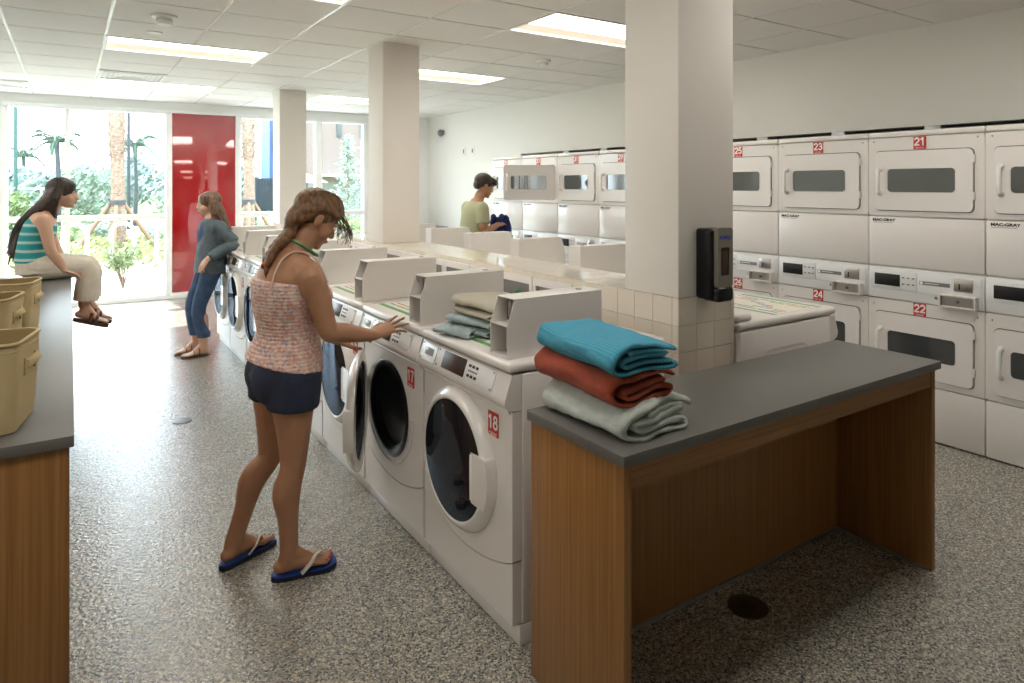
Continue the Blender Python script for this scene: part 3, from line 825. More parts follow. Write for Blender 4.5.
def spiral(w, h, g, layers=4, lean=0.):
    """outer wrap then inner S folds; x from 0 (rounded side) to w"""
    a = [(w, h*.80), (w*.8, h*.97), (w*.45, h), (.03, h*.96), (.0, h*.72), (-.006, h*.4), (.008, .10*h), (.04, .0), (w*.5, .0), (w*.93, .0), (w*.985, h*.10), (w*.99, h*.26), (w*.9, h*.33), (w*.5, h*.28), (.05, h*.27)]
    if layers > 4: a += [(.032, h*.36), (.034, h*.50), (.05, h*.56), (w*.5, h*.55), (w*.86, h*.58)]
    if layers > 5: a += [(w*.90, h*.66), (w*.86, h*.74), (w*.5, h*.75), (.06, h*.74)]
    return [(x-w/2, z) for x, z in a]
TX = 1.405; TY = 1.566; TZ = .851
o = fold('folded_towel', M['towg'], [(x+(.02 if z > .05 else 0), z+.008) for x, z in spiral(.262, .082, 0, 6)], .0135, .385, 3, .0075, sw=.02)
o.location = (1.405, TY-.005, TZ); o.rotation_euler = (0, 0, .0)
tag(o, 'pale sea green folded towel at the bottom of the stack on the table', 'towel', 'folded towels stacked on the table')
o = fold('folded_towel', M['towr'], [(x, z+.008) for x, z in spiral(.235, .078, 0, 5)], .0125, .40, 9, .0075, sw=.03)
o.location = (1.385, TY+.02, TZ+.094); o.rotation_euler = (.0, 0, -.05)
tag(o, 'rust red folded towel between the turquoise and the pale one', 'towel', 'folded towels stacked on the table')
o = fold('folded_towel', M['towb'], [(x, z+.008) for x, z in spiral(.222, .072, 0, 6)], .0105, .40, 17, .006, sw=.02)
o.location = (1.375, TY-.0, TZ+.184); o.rotation_euler = (0, 0, -.10)
tag(o, 'turquoise blue folded towel on top of the stack on the table', 'towel', 'folded towels stacked on the table')

# clothes on washer 18
ZT = .969
pile = [('folded_shirt', 'clothb', .17, .026, .22, (1.335, 2.37, ZT), .35, 'pale blue folded shirt lowest and nearest the front on washer 18'),
        ('folded_shirt', 'clothb', .23, .028, .26, (1.44, 2.345, ZT), .12, 'light blue folded shirt at the bottom beside the coin box on washer 18'),
        ('folded_trousers', 'clothb', .22, .028, .30, (1.425, 2.345, ZT+.037), .22, 'faded blue folded trousers low in the clothes pile on washer 18'),
        ('folded_shirt', 'clothg', .21, .024, .27, (1.435, 2.335, ZT+.075), .05, 'grey folded shirt in the middle of the clothes pile on washer 18'),
        ('folded_trousers', 'clothg', .215, .030, .29, (1.44, 2.33, ZT+.108), .12, 'khaki grey folded trousers on top of the clothes pile on washer 18')]
for i, (nm, m, w_, h, ln, loc, rz, lb) in enumerate(pile):
    o = fold(nm, M[m], [(x, z+.005) for x, z in spiral(w_, h, 0, 4)], .0060, ln, 31+i*7, .0055, sw=.05, st=.006)
    o.location = loc; o.rotation_euler = (0, 0, rz); tag(o, lb, nm.split('_')[1], 'folded clothes on washer 18')

# ------------------------------------------------------------------ canvas bins on the left counter
def rr(w, d, r, n=6): return rrect(-w/2, w/2, -d/2, d/2, r, n)
def make_bin():
    r = empty('storage_bin'); w_, d_, h = .40, .26, .252
    b = MB(); rows = []
    for k in range(9):
        t = k/8; g = 1-.06*(1-t); bul = .006*sin(pi*t)
        lp = rr((w_+bul)*g, (d_+bul)*g, .028)
        rows.append([b.bm.verts.new((x+.002*noise.noise(V((x*9, y*9, t*3))), y+.003*noise.noise(V((x*8, y*8, t*4+5))), h*t+.003+(.006*sin(x*14+1)*sin(y*9) if k == 8 else 0))) for x, y in lp])
    inn = [[b.bm.verts.new((v.co.x*.975, v.co.y*.965, v.co.z+(.004 if k == 0 else 0))) for v in rows[k]] for k in range(9)]
    n = len(rows[0])
    for rs, mi in ((rows, 0), (inn, 1)):
        for a, c in zip(rs, rs[1:]):
            for i in range(n):
                f = b.bm.faces.new((a[i], a[(i+1) % n], c[(i+1) % n], c[i])); f.material_index = mi
    for i in range(n): b.bm.faces.new((rows[8][i], rows[8][(i+1) % n], inn[8][(i+1) % n], inn[8][i]))
    f = b.bm.faces.new(rows[0]); f = b.bm.faces.new(inn[0]); f.material_index = 1
    rim = [(v.co.x*1.004, v.co.y*1.006, v.co.z-.003) for v in rows[8]]
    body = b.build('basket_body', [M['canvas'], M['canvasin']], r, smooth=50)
    MB().tube(rim, .0055, 8, closed=True).tube([(x, y, z-.022) for x, y, z in rim], .0018, 6, closed=True).build('rim_binding', M['canvas'], r)
    for s in (-1, 1):
        # strap handle on the short sides
        X = s*(w_/2)
        pts = [(X+s*.002, -.055, .175), (X+s*.010, -.050, .185), (X+s*.016, -.035, .190), (X+s*.019, 0, .192), (X+s*.016, .035, .190), (X+s*.010, .050, .185), (X+s*.002, .055, .175)]
        MB().tube(pts, .012, 8, flat=.25, ref=(0, 0, 1)).box(X-.004, X+.004, -.062, -.046, .150, .20, .002).box(X-.004, X+.004, .046, .062, .150, .20, .002).build('handle', M['canvas'], r)
    return r
b0 = make_bin()
for i, (x, y, rz, lb) in enumerate([(-.297, 2.50, -.17, 'tan canvas bin nearest the camera on the left counter'), (-.378, 3.416, -.15, 'tan canvas bin in the middle on the left counter, behind the nearest one'),
                                (-.329, 3.90, -.13, 'tan canvas bin furthest back on the left counter, close to the seated woman')]):
    o = b0 if i == 0 else copy_tree(b0)
    o.location = (x, y, .8655); o.rotation_euler = (0, 0, rz); tag(o, lb, 'storage bin', 'tan canvas bins on the left counter')
    if i == 2: o.scale = (1, 1, 1.0)
# ------------------------------------------------------------------ people
def cr(p, n=4):
    """Catmull-Rom through (vec, a, b) control rings"""
    out = []
    for i in range(len(p)-1):
        p0, p1, p2, p3 = p[max(i-1, 0)], p[i], p[i+1], p[min(i+2, len(p)-1)]
        for k in range(n):
            t = k/n
            f = lambda a, b, c, d: .5*((2*b)+(c-a)*t+(2*a-5*b+4*c-d)*t*t+(3*b-a-3*c+d)*t**3)
            out.append(tuple(f(a, b, c, d) for a, b, c, d in zip(p0, p1, p2, p3)))
    out.append(p[-1]); return out
class Flesh(MB):
    def limb(s, pts, ref=(0, 0, 1), n=4, seg=16, cap=True):
        """pts: (point, r_along_ref, r_across); closed, round ended"""
        q = cr([tuple(V(p))+(a, b if b else a) for p, a, b in [(x+(None,))[:3] for x in pts]], n)
        P_ = [V(x[:3]) for x in q]; R_ = [(max(x[3], .002), max(x[4], .002)) for x in q]; m = len(P_)
        if cap:
            for end in (0, 1):
                a, b = (P_[0], P_[1]) if end == 0 else (P_[-1], P_[-2]); d = (a-b).normalized(); r = R_[0] if end == 0 else R_[-1]; rm = min(r)
                ex = [(a+d*rm*k_, (r[0]*w_, r[1]*w_)) for k_, w_ in ((.5, .87), (.85, .52), (.98, .18))]
                if end == 0: P_ = [e[0] for e in reversed(ex)]+P_; R_ = [e[1] for e in reversed(ex)]+R_
                else: P_ += [e[0] for e in ex]; R_ += [e[1] for e in ex]
        m = len(P_); rings = []; last = V(ref)
        for i, p in enumerate(P_):
            t = (P_[min(i+1, m-1)]-P_[max(i-1, 0)]).normalized(); u = V(ref)-t*t.dot(V(ref))
            if u.length < .2: u = last-t*t.dot(last)
            u.normalize(); last = u; w_ = t.cross(u)
            rings.append([s.bm.verts.new(p+u*R_[i][0]*cos(2*pi*k/seg)+w_*R_[i][1]*sin(2*pi*k/seg)) for k in range(seg)])
        for a, b in zip(rings, rings[1:]):
            for k in range(seg): s.bm.faces.new((a[k], a[(k+1) % seg], b[(k+1) % seg], b[k]))
        s.bm.faces.new(rings[0]); s.bm.faces.new(rings[-1]); return s
    def done(s, name, m, parent, vox=.006, it=4, fac=.5):
        o = s.build(name, m, parent, smooth=180)
        r = o.modifiers.new('r', 'REMESH'); r.mode = 'VOXEL'; r.voxel_size = vox; r.use_smooth_shade = True
        k = o.modifiers.new('s', 'SMOOTH'); k.factor = fac; k.iterations = it
        return o
def frame(fwd, up):
    f = V(fwd).normalized(); u = V(up); u = (u-f*f.dot(u)).normalized(); r = f.cross(u)   # r = person's right
    return f, u, r
def head(b, c, fwd, up, k=1.):
    f, u, r = frame(fwd, up); c = V(c); A = Matrix((r, f, u)).transposed()
    P_ = lambda x, y, z: c+(r*x+f*y+u*z)*k
    b.ball(P_(0, -.012, .035), (.072*k, .092*k, .080*k), A)
    b.ball(P_(0, .018, -.015), (.062*k, .072*k, .082*k), A)
    b.ball(P_(0, .035, -.055), (.046*k, .052*k, .050*k), A)
    b.ball(P_(0, .066, -.088), (.020*k, .020*k, .017*k), A)
    for s in (-1, 1):
        b.ball(P_(s*.040, .045, -.030), (.026*k, .030*k, .028*k), A)
        b.ball(P_(s*.030, .078, .022), (.024*k, .012*k, .009*k), A)
        b.ball(P_(s*.074, -.012, -.004), (.010*k, .019*k, .030*k), A, 14, 8)
    b.limb([(P_(0, .084, .018), .010*k), (P_(0, .095, -.004), .009*k), (P_(0, .104, -.024), .0105*k)])
    for s in (-1, 1): b.ball(P_(s*.012, .096, -.026), .009*k, seg=10, ring=6)
    b.ball(P_(0, .083, -.050), (.022*k, .013*k, .006*k), A, 14, 8); b.ball(P_(0, .081, -.060), (.020*k, .012*k, .007*k), A, 14, 8)
    return P_, A
def face_parts(root, P_, A, k=1.):
    for s in (-1, 1):
        MB().ball(P_(s*.030, .0805, .006), (.0135*k, .007*k, .0085*k), A, 14, 8).build('eye', M['eyew'], root)
        MB().ball(P_(s*.030, .0865, .005), (.0055*k, .0025*k, .0055*k), A, 10, 6).build('iris', M['iris'], root)
        Flesh().limb([(P_(s*.014, .091, .026), .003*k), (P_(s*.032, .091, .031), .0035*k), (P_(s*.050, .080, .026), .002*k)], seg=8).build('eyebrow', M['hairC'], root)
    MB().ball(P_(0, .0925, -.054), (.018*k, .0045*k, .0075*k), A, 14, 8).build('lips', M['lip'], root)
def hand(b, wr, d, n, k=1., curl=(.25, .3, .35, .4), spread=.10, right=True, thumb=.9, step=(.6, .8)):
    """wrist, direction of fingers, back-of-hand normal"""
    d, n, side = V(d).normalized(), V(n), None
    n = (n-d*d.dot(n)).normalized(); side = d.cross(n)*(1 if right else -1)     # towards the thumb's side = -side for fingers order
    wr = V(wr); th = -side
    P_ = lambda x, y, z: wr+(side*x+d*y+n*z)*k
    b.limb([(P_(0, -.01, 0), .017*k, .026*k), (P_(0, .02, 0), .015*k, .032*k), (P_(0, .055, 0), .013*k, .040*k), (P_(0, .082, 0), .010*k, .039*k)], ref=n, n=3)
    L = [(.040, .026, .021), (.045, .029, .022), (.041, .027, .021), (.031, .021, .019)]
    for i in range(4):
        x = -.029+.0195*i; dd = (d+side*(i-1.5)*spread*.6).normalized(); p = P_(x, .078-(.008 if i == 3 else 0), 0); ang = curl[i]; pts = [(p-dd*.02*k, .0088*k)]
        ax = side.normalized(); a = ang*.6
        for j, l in enumerate(L[i]):
            pts.append((p, (.0086-.0009*j)*k)); v = dd*cos(a)-n*sin(a); p = p+v*l*k; a += ang*step[min(j, 1)]
        pts.append((p, .0062*k)); b.limb(pts, ref=n, n=3, seg=10)
    p = P_(-.022, .012, -.004)
    t1 = (d*cos(thumb)-side*sin(thumb)-n*.25).normalized(); t2 = (d*cos(thumb*.6)-side*sin(thumb*.6)-n*.25).normalized()
    q = p+t1*.045*k; e = q+t2*.030*k; e2 = e+(t2*.9+d*.3).normalized()*.024*k
    b.limb([(p, .014*k), (q, .0108*k), (e, .0095*k), (e2, .0072*k)], ref=n, n=3, seg=12)
def foot(b, heel, toe, k=1., up=(0, 0, 1), right=True, toes=True):
    """heel and toe tip on the sole's plane"""
    h, t = V(heel), V(toe); d = (t-h).normalized(); u = V(up); L = (t-h).length; s = d.cross(u)*(1 if right else -1)  # s: outer side
    P_ = lambda x, y, z: h+s*x+d*(y*L)+u*z
    b.limb([(P_(0, .10, .028), .026, .027), (P_(0, .28, .036), .034, .030), (P_(.002, .5, .029), .026, .033), (P_(.002, .70, .019), .017, .041), (P_(0, .80, .014), .012, .040)], ref=u, n=3)
    b.limb([(P_(0, .235, .082), .031, .033), (P_(0, .23, .06), .036, .034), (P_(0, .20, .035), .033, .032)], ref=d, n=3)
    b.limb([(P_(0, .26, .085), .030), (P_(0, .45, .052), .026), (P_(0, .62, .030), .018)], n=3)
    if toes:
        for i, (x, l, r_) in enumerate([(-.029, 1.0, .0125), (-.010, .985, .0085), (.006, .955, .008), (.020, .92, .0075), (.033, .87, .0075)]):
            b.limb([(P_(x, .76, .013), r_), (P_(x*1.04, (l+.78)/2, .015), r_), (P_(x*1.04, l-.02, .010), r_*.9)], n=3, seg=10)
    return P_

# ---- woman with the braid at washer 17 ------------------------------------
def woman_braid():
    r = tag(empty('person', (.69, 2.83, 0)), 'person with a braid in a pink tube top and denim shorts, hand on a washer', 'person')
    O = V((.69, 2.83, 0))
    def at(x, y, z): return V((x, y, z))-O
    b = Flesh()
    S0 = .022
    ra, la = at(.733, 2.728, .10), at(.568, 2.952, .10)
    rk, lk = at(.742, 2.712, .465), at(.705, 2.925, .46)
    rh, lh = at(.755, 2.715, .80), at(.730, 2.905, .80)
    PR = foot(b, at(.672, 2.733, S0), at(.910, 2.716, S0), right=True)
    PL = foot(b, at(.515, 2.925, S0), at(.728, 3.035, S0), right=False)
    FW = V((1, .0, 0))
    for a, k_, h_ in ((ra, rk, rh), (la, lk, lh)):
        cf = a.lerp(k_, .66)+V((-.020, 0, 0)); cm = a.lerp(k_, .35)+V((-.008, 0, 0))
        b.limb([(a+V((0, 0, -.01)), .036, .031), (cm, .040, .036), (cf, .056, .050), (k_+V((-.004, 0, -.045)), .050, .046), (k_+V((.004, 0, .01)), .053, .050), (k_.lerp(h_, .35), .067, .064), (k_.lerp(h_, .75)+V((-.008, 0, 0)), .088, .084), (h_+V((-.012, 0, -.015)), .093, .082)], ref=FW)
    # torso: leaning slightly forward, shoulders turned a little to the machine
    tw = V((.0, 1, 0)); C_ = at(.742, 2.812, .84)
    T_ = [((.728, 2.812, .76), .165, .110), ((.735, 2.812, .84), .168, .118), ((.746, 2.81, .93), .138, .104), ((.748, 2.805, 1.00), .134, .106), ((.742, 2.80, 1.08), .146, .118), ((.742, 2.79, 1.15), .160, .124), ((.748, 2.785, 1.21), .168, .112), ((.755, 2.785, 1.26), .125, .084), ((.768, 2.79, 1.295), .068, .062)]
    b.limb([(at(*p), a, c) for p, a, c in T_], ref=(.16, -1, 0), seg=24)
    for s in (-1, 1): b.ball(at(.845, 2.79+s*.072, 1.12), (.052, .062, .062))
    b.ball(at(.675, 2.765, .80), (.070, .08, .085)); b.ball(at(.675, 2.865, .80), (.070, .08, .085))
    # shoulders
    rs_, ls_ = at(.782, 2.632, 1.215), at(.782, 2.945, 1.225)
    b.limb([(at(.762, 2.72, 1.235), .062), (rs_, .056), (rs_+V((.01, -.008, -.05)), .050)]); b.limb([(at(.762, 2.86, 1.235), .058), (ls_, .052)])
    # neck and head bowed towards the machine
    b.limb([(at(.755, 2.790, 1.24), .066), (at(.792, 2.790, 1.315), .052), (at(.832, 2.795, 1.375), .052)], ref=(1, 0, 0))
    hc = at(.858, 2.795, 1.425)
    P_, A = head(b, hc, (.83, .06, -.55), (.52, 0, .85), 1.0)
    # right arm: down, elbow back, forearm forward to the console
    re, rw = at(.858, 2.608, .985), at(1.065, 2.665, .938)
    b.limb([(rs_, .052), (rs_.lerp(re, .35)+V((.006, -.002, 0)), .049), (rs_.lerp(re, .75), .042), (re, .039), (re.lerp(rw, .25)+V((0, 0, .004)), .041), (re.lerp(rw, .65), .033), (rw, .023, .027)], ref=(0, 0, 1))
    hand(b, rw, (.88, .18, .24), (-.22, -.42, .88), 1.02, (.10, .06, .12, .28), .30, True, .75)
    le, lw = at(.880, 3.03, .995), at(1.005, 2.955, .870)
    b.limb([(ls_, .050), (ls_.lerp(le, .5), .045), (le, .038), (le.lerp(lw, .3), .039), (le.lerp(lw, .7), .031), (lw, .022, .026)])
    hand(b, lw, (.92, .18, .02), (-.05, -.35, .93), 1.0, (.22, .16, .18, .28), .15, False, .7)
    body = b.done('body', M['skin'], r, .0052, 5)
    face_parts(r, P_, A)
    # toenails
    for PP, L in ((PR, 1), (PL, 1)):
        for x, l in ((-.030, .995), (-.0105, .985), (.006, .955), (.021, .918), (.034, .868)):
            MB().ball(PP(x, l-.022, .0235), (.005, .006, .0025), seg=8, ring=6).build('toenail', M['nail'], r)
    # flip flops
    for PP in (PR, PL):
        out = [(-.040, 1.035), (-.012, 1.065), (.025, 1.02), (.046, .90), (.050, .72), (.036, .48), (.036, .18), (.022, .0), (0, -.045), (-.024, .0), (-.034, .18), (-.034, .45), (-.046, .72), (-.048, .90)]
        out = [tuple(v) for v in chaikin(out+[out[0]], 2)][:-1]
        m = MB(); base = PP(0, 0, 0).z
        m.prism(out, [], lambda u, v, a: PP(u, v, a-S0), .001, .0175, 1); m.prism([(u*.99, v) for u, v in out], [], lambda u, v, a: PP(u, v, a-S0), .0176, .0218, 0)
        fl = m.build('flip_flop', [M['solebl'], M['soledk']], r)
        q = [PP(-.012, .80, .006), PP(-.014, .76, .038), PP(.018, .68, .048), PP(.044, .56, .030), PP(.046, .42, .002)]
        MB().tube(q, .013, 8, flat=.35, ref=(0, 0, 1)).tube([PP(-.012, .80, .006), PP(-.014, .76, .038), PP(-.034, .66, .044), PP(-.046, .55, .028), PP(-.040, .42, .002)], .013, 8, flat=.35, ref=(0, 0, 1)).build('strap', M['strapw'], fl)
    # tube top
    t = Flesh()
    t.limb([(at(x, y, z), a+.011, c+.012) for (x, y, z), a, c in [((.734, 2.811, .838), .180, .138), ((.742, 2.81, .88), .168, .129), ((.750, 2.808, .95), .142, .110), ((.748, 2.805, 1.00), .136, .108), ((.743, 2.80, 1.08), .148, .119), ((.742, 2.79, 1.15), .159, .126), ((.744, 2.788, 1.188), .163, .120)]], ref=(.16, -1, 0), seg=24, cap=False)
    for s in (-1, 1): t.ball(at(.850, 2.79+s*.072, 1.115), (.055, .066, .058))
    t.done('tube_top', M['topA'], r, .006, 4)
    for s, (sx2, sy) in ((1, (.690, 2.735)), (-1, (.690, 2.86))):
        yy = 2.79-s*.085
        Flesh().limb([(at(.645, yy-s*.035, 1.165), .0042), (at(.668, yy-s*.028, 1.235), .0042), (at(.705, yy-s*.014, 1.286), .0042), (at(.762, yy, 1.304), .0042), (at(.83, yy, 1.272), .0042), (at(.885, yy+s*.01, 1.17), .0042)], seg=8).build('shoulder_strap', M['elastic'], r)
    # halter cord round the neck
    ring = [(.797+.066*cos(a), 2.791+.060*sin(a), 1.316+.042*cos(a)*-1) for a in [2*pi*i/24 for i in range(24)]]
    MB().tube([at(*p) for p in ring], .0055, 8, closed=True).build('neck_cord', M['green'], r)
    # shorts
    s_ = Flesh()
    s_.limb([(at(.740, 2.812, .892), .150, .113), (at(.734, 2.812, .84), .168, .124), (at(.722, 2.812, .77), .182, .130)], ref=(.05, -1, 0), seg=24, cap=False)
    for s in (-1, 1): s_.ball(at(.682, 2.812-s*.055, .795), (.090, .100, .108))
    for h_, k_ in ((rh, rk), (lh, lk)):
        s_.limb([(h_+V((-.010, 0, .045)), .096, .086), (h_+V((-.012, 0, .02)), .108, .097), (h_+V((-.008, 0, -.03)), .110, .100), (h_.lerp(k_, .36)+V((-.006, 0, 0)), .101, .095)], ref=FW, seg=20, cap=False)
    so_ = s_.done('shorts', M['denim'], r, .0065, 3)
    MB().box(-.012, .012, -.003, .003, -.008, .008, .002).build('belt_loop', M['denim'], so_, loc=at(.62, 2.79, .872))
    # hair: swept back cap, braid over the back, loose strands at the brow
    f, u, rt = frame((.83, .06, -.55), (.52, 0, .85)); A2 = Matrix((rt, f, u)).transposed()
    h = Flesh()
    h.ball(P_(0, -.022, .040), (.080, .100, .087), A2); h.ball(P_(0, .035, .066), (.066, .058, .048), A2)
    root = (0, -.088, -.055)
    for s in (-1, 1):
        for k in range(9):
            t = k/8; a = P_(s*(.012+.048*t), .088-.026*t, .078-.024*t); m1 = P_(s*(.035+.041*t), .02-.03*t, .118-.072*t); m2 = P_(s*(.03+.035*t), -.075+.005*t, .075-.066*t)
            h.limb([(a, .010), (m1, .014), (m2, .020), (P_(s*.012, root[1], root[2]), .018)], seg=10)
        h.limb([(P_(s*.072, -.028, .030), .010), (P_(s*.064, -.055, -.012), .018), (P_(s*.02, -.085, -.055), .024)])
    h.ball(P_(0, -.072, -.015), (.056, .040, .060), A2)
    h.limb([(P_(0, -.060, .02), .055, .046), (P_(0, -.082, -.040), .044, .034), (at(.748, 2.776, 1.372), .031, .027), (at(.726, 2.768, 1.350), .025, .023)], ref=rt)
    h.done('hair', M['hairA'], r, .005, 3)
    bp = [at(.748, 2.775, 1.376), at(.718, 2.765, 1.348), at(.688, 2.755, 1.322), at(.664, 2.748, 1.288), at(.648, 2.742, 1.255)]
    q = cr([tuple(p) for p in bp], 3); q = [V(x) for x in q]
    br = Flesh()
    for i, p in enumerate(q):
        k_ = 1.1-.45*i/len(q); side_ = V((.25, -.9, .35)).normalized()
        t_ = (q[min(i+1, len(q)-1)]-q[max(i-1, 0)]).normalized(); o_ = side_*(1 if i % 2 else -1)*.016*k_
        m3 = Matrix((t_, side_, t_.cross(side_))).transposed()
        rot = Matrix.Rotation(.7*(1 if i % 2 else -1), 3, t_.cross(side_))
        br.ball(p+o_, (.031*k_, .022*k_, .024*k_), rot @ m3, 14, 8)
    br.done('braid', M['hairA'], r, .0042, 2)
    e = q[-1]; tl = Flesh()
    for i in range(7): tl.limb([(e, .008), (e+V((-.004+.004*i/3, .004*(i-3), -.035)), .008), (e+V((.010+.003*i, .004*(i-3), -.085-.004*(i % 3))), .003)], seg=8)
    tl.build('braid_tail', M['hairA'], r, smooth=180)
    MB().lathe([(.014, -.008), (.018, 0), (.014, .008), (.010, 0)], lambda x, y, z: e+V((x, y, z+.004)), 16, closed=True).build('hair_tie', M['orange'], r)
    rs = random.Random(4); st = MB()
    for i in range(28):
        s = 1 if i % 2 else -1; x0 = s*rs.uniform(.01, .06); l = rs.uniform(.5, 1)
        a0 = P_(x0, .075+rs.uniform(-.02, .01), .085+rs.uniform(-.02, .01)); a1 = P_(x0*1.3, .112+rs.uniform(-.01, .02), .045); a2 = a1+V((.016+rs.uniform(-.015, .012), rs.uniform(-.01, .01), -.042*l)); a3 = a2+V((rs.uniform(-.03, .0), rs.uniform(-.01, .01), -.045*l))
        st.tube([V(x[:3]) for x in cr([tuple(a0), tuple(a1), tuple(a2), tuple(a3)], 4)], [.0020]*9+[.0017, .0014, .001, .0006], 5)
    st.build('fringe', M['hairA'], r, smooth=180)
    return r
woman_braid()

def generic_hair(h, P_, A, style=0):
    h.ball(P_(0, -.020, .042), (.083, .102, .090), A)
    h.ball(P_(0, .025, .072), (.068, .056, .046), A)

# ---- woman in jeans leaning on the last washers ----------------------------
def woman_jacket():
    O = V((.98, 6.76, 0))
    SH = V((-.03, 0, 0))
    r = tag(empty('person', O+SH*0), 'person in grey blue denim jacket and jeans leaning on the last washers', 'person')
    def at(x, y, z): return V((x, y, z))-O
    b = Flesh(); FW = (-1, 0, 0)
    PR = foot(b, at(1.035, 6.86, .014), at(.805, 6.84, .014), right=True)
    PL = foot(b, at(1.075, 6.70, .014), at(.845, 6.66, .014), right=False)
    ra, la = at(.985, 6.857, .10), at(1.025, 6.693, .10)
    rk, lk = at(.955, 6.85, .46), at(.985, 6.70, .44)
    rh, lh = at(1.095, 6.84, .84), at(1.105, 6.66, .84)
    for a, k_, h_ in ((ra, rk, rh), (la, lk, lh)):
        b.limb([(a, .036, .032), (a.lerp(k_, .65)+V((.02, 0, 0)), .052, .048), (k_, .052, .050), (k_.lerp(h_, .6), .075, .072), (h_, .088, .085)], ref=FW)
    b.limb([(at(1.11, 6.75, .80), .155, .105), (at(1.11, 6.75, .95), .128, .095), (at(1.105, 6.75, 1.08), .135, .10), (at(1.105, 6.75, 1.18), .155, .095), (at(1.10, 6.75, 1.25), .09, .06)], ref=(0, 1, 0), seg=22)
    b.limb([(at(1.10, 6.75, 1.22), .052), (at(1.09, 6.75, 1.31), .047)], ref=(1, 0, 0))
    hc = at(1.075, 6.75, 1.385); P_, A = head(b, hc, (-1, .12, -.05), (0, 0, 1), .95)
    rs_, ls_ = at(1.12, 6.91, 1.185), at(1.145, 6.60, 1.185)
    # left arm: elbow propped on the washer's edge, forearm across the body
    le, lw = at(1.262, 6.555, 1.03), at(1.035, 6.535, .905)
    b.limb([(ls_, .045), (ls_.lerp(le, .5), .040), (le, .036), (lw, .024)]); hand(b, lw, (-.55, .1, -.8), (-.7, -.5, .4), .95, (.5, .55, .6, .6), .05, False, .5)
    re, rw = at(1.14, 6.97, .97), at(1.02, 6.90, .82)
    b.limb([(rs_, .045), (re, .037), (rw, .024)]); hand(b, rw, (-.4, -.1, -.9), (-.8, .4, .3), .95, (.4, .45, .5, .5), .05, True, .5)
    b.done('body', M['skin2'], r, .0065, 4); face_parts(r, P_, A, .95)
    for PP in (PR, PL):
        out = [(-.036, 1.02), (.0, 1.05), (.036, .95), (.044, .72), (.032, .40), (.030, .1), (0, -.03), (-.030, .1), (-.032, .45), (-.044, .75)]
        out = [tuple(v) for v in chaikin(out+[out[0]], 2)][:-1]
        sn = MB().prism(out, [], lambda u_, v_, a: PP(u_, v_, a-.014), .0, .013).build('sandal', M['leather'], r)
        for y0, z0 in ((.62, .052), (.42, .075)):
            MB().tube([PP(-.042, y0, .0), PP(-.032, y0-.01, z0*.75), PP(0, y0-.02, z0), PP(.032, y0-.01, z0*.75), PP(.042, y0, 0)], .009, 8, flat=.4, ref=(0, 0, 1)).build('strap', M['leather'], sn)
    j = Flesh()
    j.limb([(at(1.11, 6.75, .93), .145, .108), (at(1.105, 6.75, .86), .168, .120), (at(1.10, 6.75, .80), .165, .115)], ref=(0, 1, 0), seg=22, cap=False)
    for a, k_, h_ in ((ra, rk, rh), (la, lk, lh)):
        j.limb([(a+V((0, 0, .085)), .054, .050), (a.lerp(k_, .45), .060, .056), (k_, .064, .060), (k_.lerp(h_, .5), .078, .076), (h_, .098, .090)], ref=FW, cap=False)
        j.limb([(a+V((0, 0, .070)), .060, .056), (a+V((0, 0, .125)), .060, .056)], ref=FW, cap=False)
    j.done('jeans', M['jeans'], r, .0065, 3)
    sh = Flesh(); sh.limb([(at(1.06, 6.75, .86), .100, .09), (at(1.055, 6.75, 1.0), .095, .075), (at(1.045, 6.75, 1.12), .10, .065), (at(1.05, 6.75, 1.20), .09, .05)], ref=(0, 1, 0)); sh.done('shirt', M['jeans'], r, .007, 3)
    k = Flesh()
    k.limb([(at(1.085, 6.75, .755), .190, .138), (at(1.098, 6.75, .95), .175, .128), (at(1.120, 6.75, 1.10), .175, .125), (at(1.108, 6.75, 1.20), .172, .100), (at(1.112, 6.75, 1.255), .11, .066)], ref=(0, 1, 0), seg=24, cap=False)
    k.limb([(ls_, .062), (ls_.lerp(le, .5), .058), (le, .055), (le.lerp(lw, .45), .052), (le.lerp(lw, .8), .046)]); k.limb([(rs_, .062), (re, .055), (re.lerp(rw, .8), .046)])
    k.limb([(at(1.14, 6.70, 1.25), .035), (at(1.155, 6.76, 1.262), .035), (at(1.14, 6.82, 1.25), .035)])
    k.done('jacket', M['jacket'], r, .0065, 3)
    h = Flesh(); generic_hair(h, P_, A); rs = random.Random(2)
    for i in range(30):
        a = (i/29-.5)*3.9; x = .072*sin(a); y = -.03-.062*cos(a)*.9
        L = rs.uniform(.32, .44); p0 = P_(x, y, .035); p1 = P_(x*1.35, y*1.4-.016, -.09); p2 = p1+V((rs.uniform(-.01, .02)+(-.06 if abs(a) > 1.4 else .030), -x*.5, -L*.5)); p3 = p2+V((rs.uniform(-.02, .01), 0, -L*.5))
        h.limb([(p0, .019), (p1, .018), (p2, .015), (p3, .005)], seg=8)
    h.done('hair', M['hairB'], r, .005, 1)
woman_jacket()

